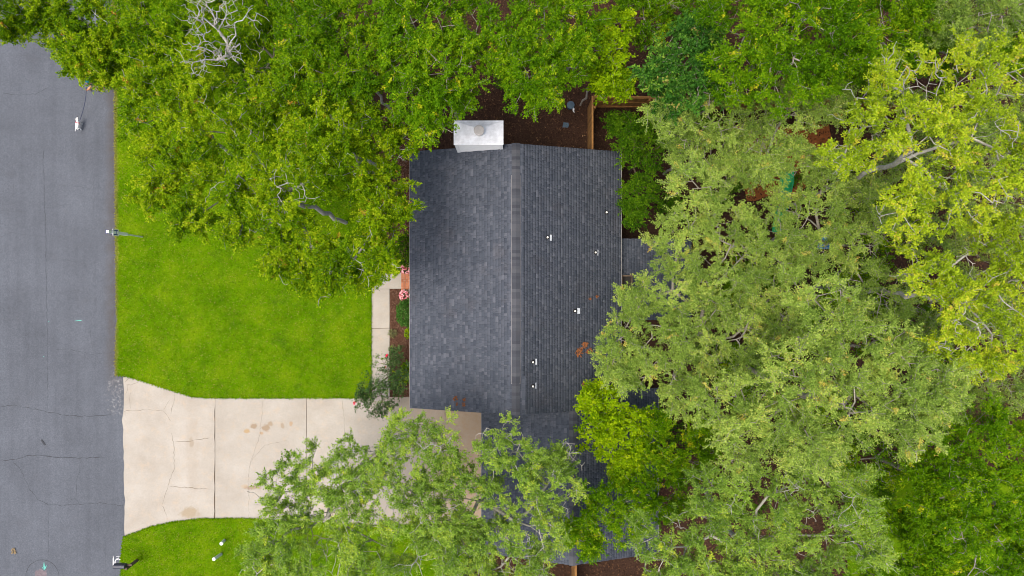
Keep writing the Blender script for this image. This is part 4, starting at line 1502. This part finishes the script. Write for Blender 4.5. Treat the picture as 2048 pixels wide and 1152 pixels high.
TREES = [
 ('dead_tree', 'bare pale grey dead tree rising out of the woods near the road', 'front', [(430, 55, 48), (405, 115, 40), (470, 15, 44), (455, 105, 34), (400, 30, 36)], 9.0, 140, dict(bare=1.0, base_px=(607, 235), trunk_f=.6, subs=7)),
 ('understory_tree', 'dull olive tree in the lower layer beneath the pale oak by the fence', 'olive', [(1800, 240, 76), (1900, 300, 86), (1990, 230, 76), (1980, 400, 76), (1870, 430, 76), (1760, 330, 50), (2040, 290, 60)], 6.0, 141, dict(tone_shift=-.12, leafs=.65)),
 ('understory_tree', 'dull olive tree in the lower layer beneath the sparse pale oak', 'olive', [(1950, 560, 84), (2020, 660, 76), (1880, 640, 74), (1990, 770, 66), (1900, 780, 56), (2040, 480, 60), (1840, 690, 50)], 6.0, 142, dict(tone_shift=-.1, leafs=.65)),
 ('understory_tree', 'dark tree filling the wood edge behind the far fence end', 'green', [(1700, 30, 60), (1880, 110, 66), (1980, 110, 70), (2040, 60, 60), (1740, 180, 46), (1660, 20, 50)], 5.5, 143, dict(tone_shift=-.02)),
 ('understory_tree', 'dark tree in the gap between the round tree and the glossy tree', 'green', [(1290, 40, 56), (1300, -30, 60), (1420, 15, 60), (1350, 10, 50)], 5.5, 144, dict(tone_shift=-.04)),
 ('understory_tree', 'mid green tree filling the gap between the pale oaks and the olive oak', 'green', [(1780, 470, 56), (1730, 560, 50), (1800, 640, 60), (1850, 700, 50), (1880, 830, 50), (1760, 920, 56), (1690, 930, 46), (1700, 400, 40)], 4.5, 146, dict(leafs=.5)),
 ('understory_tree', 'green tree hidden low under the olive oaks', 'green', [(1500, 560, 70), (1600, 650, 76), (1700, 600, 70), (1480, 740, 70), (1640, 820, 70), (1760, 680, 60)], 4.5, 145, dict(leafs=.5)),
 ('street_tree', 'leafy green tree overhanging the asphalt road', 'front', [(20, 25, 62), (95, 15, 55), (35, 62, 26), (165, 40, 62), (120, 62, 42), (215, 40, 55), (170, 95, 45), (205, 115, 40), (193, 132, 32), (152, 118, 22), (225, 85, 30), (203, 145, 22)], 6.5, 101, dict(base_px=(330, -30), bare=.0, tone_shift=-.05, leafs=1.0)),
 ('lawn_tree', 'spreading tree with pale lichen covered dead twigs over the front lawn', 'front', [(520, 330, 85), (440, 260, 80), (590, 370, 62), (620, 490, 62), (545, 440, 50), (430, 400, 66), (380, 440, 40), (700, 525, 52), (640, 290, 75), (750, 455, 40), (610, 550, 36), (560, 520, 40), (655, 560, 30), (770, 520, 30), (480, 460, 34)], 8.2, 102, dict(bare=.14)),
 ('lawn_tree', 'yellow tipped tree on the strip of lawn nearest the road', 'front', [(330, 150, 72), (300, 235, 52), (330, 320, 62), (400, 140, 66), (310, 380, 40), (390, 320, 56), (280, 170, 40), (350, 400, 44), (370, 220, 60)], 7.5, 103, dict(bare=.07, tone_shift=.03)),
 ('lawn_tree', 'dense green tree between the front lawn and the chimney', 'front', [(720, 240, 76), (700, 330, 66), (775, 355, 44), (640, 200, 76), (800, 280, 42), (795, 420, 28), (560, 200, 76), (765, 490, 36), (750, 400, 40), (730, 545, 28)], 7.4, 104, dict(bare=.09, tone_shift=-.04)),
 ('woodland_tree', 'small leafy tree where the front lawn meets the woods by the road', 'green', [(300, 45, 76), (380, 50, 66), (260, 100, 36), (330, 95, 50)], 7.0, 105, {}),
 ('woodland_tree', 'woodland tree with a large bare grey dead top', 'green', [(470, 45, 76), (540, 110, 66), (560, 30, 66), (500, 170, 50)], 7.5, 106, dict(bare=.14)),
 ('woodland_tree', 'deep green woodland tree left of the chimney', 'green', [(650, 55, 86), (730, 110, 76), (690, 160, 56), (610, 130, 56), (770, 30, 56)], 8.5, 107, dict(tone_shift=-.03)),
 ('woodland_tree', 'feathery light green tree leaning over the chimney mulch', 'lush', [(830, 50, 82), (895, 150, 76), (840, 190, 62), (950, 60, 76), (800, 130, 50), (918, 190, 34), (858, 238, 40)], 9.0, 108, dict(tone_shift=-.02)),
 ('woodland_tree', 'bright green tree behind the chimney mulch with drooping yellow sprays', 'lush', [(1080, 55, 74), (1055, 150, 62), (1085, 185, 34), (1150, 40, 46), (1010, 130, 44), (1130, 130, 40), (1150, 95, 40)], 8.5, 109, {}),
 ('woodland_tree', 'round yellow green tree over the fence corner', 'bright', [(1215, 110, 54), (1205, 155, 34), (1235, 60, 44), (1240, 165, 24)], 6.5, 110, dict(tone_shift=-.1)),
 ('woodland_tree', 'glossy blue green tree beside the fence corner', 'glossy', [(1370, 125, 78), (1345, 190, 52), (1400, 75, 46), (1312, 150, 32), (1410, 180, 46)], 8.0, 111, {}),
 ('woodland_tree', 'wide dark green tree with yellow vine sprays behind the long fence', 'lush', [(1500, 60, 96), (1600, 60, 92), (1560, 145, 72), (1470, 165, 52), (1680, 90, 66), (1640, 150, 50)], 9.5, 112, dict(tone_shift=-.10)),
 ('woodland_tree', 'shadowed tree behind the far end of the long fence', 'green', [(1765, 50, 74), (1850, 40, 64), (1800, 115, 50), (1720, 130, 46)], 8.0, 113, dict(tone_shift=-.05)),
 ('woodland_tree', 'grey green fine leaved tree at the wood edge behind the pale oak', 'olive', [(1930, 60, 74), (2010, 30, 66), (1890, 30, 50)], 8.0, 114, dict(tone_shift=-.12)),
 ('pale_oak', 'yellow green oak with twisted pale bare limbs over the long fence', 'yellow', [(1820, 180, 80), (1930, 160, 76), (1735, 250, 68), (1850, 285, 92), (1960, 270, 84), (2030, 140, 66), (2040, 350, 76), (1920, 385, 84), (1690, 320, 40), (1810, 415, 62), (1770, 150, 40)], 12.0, 115, dict(dens=.92, subs=10)),
 ('pale_oak', 'yellow green oak with sparse limbs beside the broad olive oak', 'yellow', [(1960, 500, 84), (2040, 560, 76), (1920, 600, 74), (1850, 540, 60), (2000, 670, 74), (1900, 690, 50), (1970, 725, 40), (2060, 450, 60)], 11.0, 116, dict(dens=.92, subs=10)),
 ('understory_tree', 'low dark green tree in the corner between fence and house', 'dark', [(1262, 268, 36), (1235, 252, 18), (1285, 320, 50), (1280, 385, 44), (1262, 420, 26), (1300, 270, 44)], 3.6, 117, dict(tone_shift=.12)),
 ('back_yard_tree', 'olive tinged tree just inside the long fence', 'olive', [(1345, 245, 54), (1430, 240, 62), (1450, 305, 52), (1385, 310, 52), (1500, 265, 52)], 7.0, 118, dict(tone_shift=-.06, leafs=.9)),
 ('back_yard_tree', 'brownish olive tree leaning over the bare clay', 'olive', [(1580, 225, 62), (1530, 330, 40), (1650, 200, 54), (1490, 340, 40)], 7.5, 119, dict(tone_shift=-.02, leafs=.9)),
 ('live_oak', 'olive green live oak overhanging the rear roof slope', 'olive', [(1390, 375, 62), (1365, 480, 60), (1455, 445, 62), (1445, 560, 82), (1350, 580, 62), (1275, 605, 40), (1240, 680, 54), (1245, 745, 44), (1350, 690, 74), (1450, 680, 82), (1535, 620, 82), (1550, 500, 70), (1370, 780, 50)], 7.8, 120, dict(base_px=(1330, 640))),
 ('live_oak', 'broad olive oak with scattered golden leaves in the back yard', 'olive', [(1640, 600, 82), (1700, 700, 88), (1600, 740, 82), (1780, 760, 82), (1850, 770, 72), (1700, 820, 82), (1820, 850, 62), (1560, 830, 72), (1450, 800, 72), (1480, 880, 60), (1620, 890, 62), (1880, 800, 40)], 11.0, 121, dict(tone_shift=.02)),
 ('back_yard_tree', 'thin yellow olive tree between the clay and the broad olive oak', 'olive', [(1640, 425, 60), (1565, 415, 46), (1700, 490, 62), (1770, 590, 60), (1620, 510, 46), (1750, 440, 40), (1650, 340, 44), (1710, 380, 40), (1600, 310, 34)], 7.5, 122, dict(dens=.95, bare=.12)),
 ('garden_tree', 'round bright yellow green tree beside the garage roof', 'bright', [(1205, 805, 44), (1225, 880, 50), (1180, 800, 28), (1262, 850, 40), (1265, 918, 24), (1200, 850, 40)], 5.5, 123, {}),
 ('garden_tree', 'light green tree draping over the garage roof edge', 'lush', [(1200, 1015, 50), (1160, 1060, 36), (1280, 985, 44), (1340, 1000, 46), (1385, 925, 50), (1330, 930, 36), (1260, 1040, 44), (1185, 1085, 24), (1400, 870, 40), (1290, 900, 30), (1310, 850, 30), (1245, 960, 30)], 5.2, 124, dict(tone_shift=.04, dens=.95)),
 ('live_oak', 'large grey twigged oak behind the garage', 'oak', [(1330, 1105, 72), (1430, 1080, 82), (1545, 1000, 82), (1510, 1110, 74), (1620, 1080, 82), (1695, 1000, 72), (1735, 1090, 50), (1430, 985, 58), (1640, 950, 52), (1600, 1170, 74), (1350, 1190, 74), (1480, 1180, 70)], 9.5, 125, dict(tone_shift=-.02)),
 ('back_lawn_tree', 'bright green tree with white fallen looking limbs over the back lawn', 'lush', [(1880, 880, 62), (1960, 850, 62), (2025, 900, 72), (1920, 960, 62), (2000, 1000, 72), (1845, 950, 40), (1985, 1090, 72), (1915, 1060, 50), (1860, 1010, 40), (1850, 1090, 40), (1880, 1150, 44), (2045, 1130, 56), (1940, 1150, 40)], 7.0, 126, dict(bare=.07, tone_shift=-.02)),
 ('back_lawn_tree', 'small green tree at the shaded edge of the back lawn', 'lush', [(1810, 1135, 40), (1790, 1050, 34), (1830, 1180, 50), (1740, 1150, 40)], 5.5, 127, dict(tone_shift=-.05)),
 ('driveway_oak', 'thin leaved oak spreading over the concrete driveway', 'oak', [(800, 870, 46), (720, 930, 62), (620, 945, 54), (555, 990, 50), (650, 1040, 74), (780, 960, 66), (560, 1080, 62), (560, 1145, 56), (740, 1090, 84), (670, 1160, 74), (840, 1010, 66), (520, 1130, 40), (865, 885, 46), (700, 990, 50)], 7.5, 128, dict(dens=1.0, leafs=.95, bare=.10, tone_shift=.03)),
 ('driveway_oak', 'grey twigged oak in front of the garage roof', 'oak', [(900, 940, 62), (955, 1010, 82), (1000, 895, 54), (1055, 930, 56), (1095, 975, 62), (930, 1100, 86), (1060, 1060, 74), (1045, 1135, 56), (850, 1130, 74), (1120, 920, 40), (960, 1170, 70), (890, 1050, 60)], 7.5, 129, dict(bare=.18)),
 ('camellia_bush', 'dark green rose bush at the corner of the front walk and driveway', 'camellia', [(780, 745, 34, 1.5), (752, 775, 32, 1.5), (795, 715, 22, 1.3), (800, 770, 26, 1.6), (765, 812, 28, 1.5), (730, 790, 22, 1.3)], 1.5, 130, dict(cat='bush', dens=1.15, leafs=.75, subs=7)),
]
for (nm, lab, sp, lobes, z, seed, kw) in TREES:
    tree(nm, lab, sp, lobes, z, seed, **kw)

# the wood goes on beyond the frame: copies that share crowns with the trees above
def copy_tree(src, loc, rz, label):
    c = src.copy(); col.objects.link(c)
    c.location = loc; c.rotation_euler = (0, 0, rz)
    tag(c, label, 'tree', 'trees of the wood beyond the yard')
    for ch in src.children:
        d = ch.copy(); col.objects.link(d); d.parent = c
    return c


BUILT = {o['label']: o for o in col.objects if o.type == 'EMPTY' and o.get('category') == 'tree'}
srcs = [BUILT[k] for k in BUILT if k.startswith(('deep green woodland', 'feathery light', 'wide dark green', 'grey green fine'))]
rb_ = random.Random(4)
ring = [(-9, 17.5), (-4, 18.5), (1.5, 18), (7, 18.5), (12.5, 18), (18, 17.5), (24, 15), (25.5, 8.5), (26, 2), (25.5, -4.5), (25, -11), (19, -17), (12.5, -18), (6, -18.5), (-1, -18.5), (-8, -18.5)]
for i, (x, y) in enumerate(ring):
    copy_tree(srcs[i % len(srcs)], (x + rb_.uniform(-.6, .6), y + rb_.uniform(-.6, .6), 0), rb_.uniform(0, 6.28), 'leafy green tree of the wood beyond the yard')

# low shrubs in the shade under the woods
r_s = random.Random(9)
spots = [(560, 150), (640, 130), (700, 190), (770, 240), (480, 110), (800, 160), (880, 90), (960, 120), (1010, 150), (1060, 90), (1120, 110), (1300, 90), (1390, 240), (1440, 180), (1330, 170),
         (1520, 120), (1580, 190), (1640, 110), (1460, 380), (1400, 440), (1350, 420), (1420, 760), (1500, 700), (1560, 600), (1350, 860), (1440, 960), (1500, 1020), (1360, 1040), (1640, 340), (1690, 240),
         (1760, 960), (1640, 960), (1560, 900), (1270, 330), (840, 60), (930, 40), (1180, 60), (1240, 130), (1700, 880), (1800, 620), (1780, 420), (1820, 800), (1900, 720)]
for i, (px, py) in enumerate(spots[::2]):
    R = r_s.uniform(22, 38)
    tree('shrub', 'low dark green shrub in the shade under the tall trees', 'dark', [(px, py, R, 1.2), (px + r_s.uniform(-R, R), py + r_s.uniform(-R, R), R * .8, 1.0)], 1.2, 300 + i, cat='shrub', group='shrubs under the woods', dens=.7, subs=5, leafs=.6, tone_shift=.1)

# ------------------------------------------------------------------ garden plants
def mound(name, label, px, py, z, rx, ry, rz, n, mat, L, Wd, seed, cat='shrub', stem='bark_brown'):
    r = np.random.default_rng(seed)
    x, y, _ = P(px, py, z)
    root = empty(name, (x, y, 0))
    tag(root, label, cat)
    d = r.normal(0, 1, (n, 3)); d /= np.linalg.norm(d, axis=1, keepdims=True)
    d[:, 2] = np.abs(d[:, 2]) * 1.0 - .15
    rad = r.uniform(.72, 1.05, (n, 1))
    bump = 1 + .12 * np.sin(d[:, :1] * 7 + seed) * np.cos(d[:, 1:2] * 6)
    pos = d * rad * bump * np.array([rx, ry, rz]) + np.array([0, 0, z - rz * .2])
    ld = d * .5 + r.normal(0, .6, (n, 3))
    nr = d + r.normal(0, .5, (n, 3)) + np.array([0, 0, .5])
    me = leaf_mesh('foliage', pos, ld, nr, L * r.uniform(.7, 1.3, n), Wd * r.uniform(.7, 1.3, n), r.random(n))
    obj('foliage', me, mat, root)
    m = MB()
    for k in range(6):
        a = k * 1.05
        m.tube([(0, 0, -.06), (rx * .3 * math.cos(a), ry * .3 * math.sin(a), z * .6), (rx * .6 * math.cos(a), ry * .6 * math.sin(a), z)], [.018, .012, .006], 4)
    m.build('stem', M[stem], root)
    return root


mound('round_shrub', 'rounded clipped green shrub against the front wall below the pink flowers', 811, 626, .7, .42, .62, .5, 2600, M['leaf_box'], .06, .04, 81)
mound('shrub', 'dark green shrub against the front wall above the pink flowers', 810, 500, .8, .42, .72, .55, 2400, M['leaf_dark'], .07, .045, 82)
mound('low_plant', 'small pale spiky plant in the mulch bed by the walk', 785, 667, .12, .15, .16, .12, 120, M['leaf_pale'], .13, .02, 83, 'plant')
mound('low_plant', 'small lime green plant in the mulch bed beneath the eave', 816, 666, .25, .14, .2, .16, 160, M['leaf_bright'], .08, .06, 84, 'plant')
mound('low_plant', 'lime green leafy plant behind the rose bush at the wall', 812, 745, .3, .22, .5, .25, 420, M['leaf_lush'], .10, .06, 85, 'plant')
mound('broadleaf_plant', 'large leaved green plant beside the rose bush', 800, 757, .7, .3, .26, .2, 26, M['leaf_bright'], .34, .13, 86, 'plant')


def flower_pot(px, py, label, seed):
    z = .55
    x, y, _ = P(px, py, z)
    root = empty('flower_pot', (x, y, 0))
    tag(root, label, 'flower pot')
    MB().lathe([(.13, .0), (.19, .34), (.2, .36), (.17, .36), (.16, .30)], 0, 0, 18).build('pot', M['pot'], root)
    r = np.random.default_rng(seed)
    n = 240
    d = r.normal(0, 1, (n, 3)); d /= np.linalg.norm(d, axis=1, keepdims=True); d[:, 2] = np.abs(d[:, 2])
    pos = d * r.uniform(.6, 1, (n, 1)) * np.array([.21, .23, .2]) + np.array([0, 0, .36])
    obj('leaves', leaf_mesh('leaves', pos, d + r.normal(0, .5, (n, 3)), d + r.normal(0, .4, (n, 3)), np.full(n, .07), np.full(n, .05), r.random(n)), M['leaf_camellia'], root)
    n = 110
    d = r.normal(0, 1, (n, 3)); d /= np.linalg.norm(d, axis=1, keepdims=True); d[:, 2] = np.abs(d[:, 2]) + .15
    ctr = d * np.array([.225, .245, .19]) + np.array([0, 0, .39])
    ctr = np.repeat(ctr, 5, 0); m_ = len(ctr)
    tn = np.clip(np.repeat(r.random(n), 5) + r.normal(0, .12, m_), 0, 1)
    ld = r.normal(0, 1, (m_, 3)); ld[:, 2] *= .3
    obj('blossoms', leaf_mesh('blossoms', ctr, ld, np.array([[0, 0, 1.]]) + r.normal(0, .3, (m_, 3)), np.full(m_, .036), np.full(m_, .034), tn, -.1), M['pink'], root)
    return root


flower_pot(811, 537, 'pot of pink flowers on the end of the brick step nearer the dark shrub', 91)
flower_pot(808, 591, 'pot of pink flowers on the end of the brick step nearer the clipped round shrub', 92)
# red roses on the bush
for i, (px, py, z) in enumerate([(799, 704, 1.5), (774, 711, 1.4), (709, 806, 1.1), (770, 734, 1.5)]):
    x, y, _ = P(px, py, z)
    r = np.random.default_rng(400 + i)
    n = 16
    d = r.normal(0, 1, (n, 3)); d[:, 2] = np.abs(d[:, 2]) * .8
    me = leaf_mesh('rose', r.normal(0, .014, (n, 3)), d, np.array([[0, 0, 1.]]) + r.normal(0, .4, (n, 3)), np.full(n, .075 if i < 3 else .05), np.full(n, .06), r.random(n), .2)
    rt = empty('rose', (x, y, z)); tag(rt, ['red rose blossom hanging over the mulch bed', 'red rose blossom hanging over the front walk', 'crimson rose blossom hanging over the driveway edge', 'small red rose blossom among the rose bush leaves'][i], 'flower')
    obj('petals', me, M['red'], rt)
    tx, ty, _ = P(775, 760, 0)
    MB().tube([(0, 0, 0), ((tx - x) * .35, (ty - y) * .35, -.45 * z), ((tx - x) * .8, (ty - y) * .8, -z - .03)], [.008, .008, .01], 4).build('stem', M['bark_brown'], rt)
print('leaf tris', TOT['leaf'], 'wood tris', TOT['wood'])
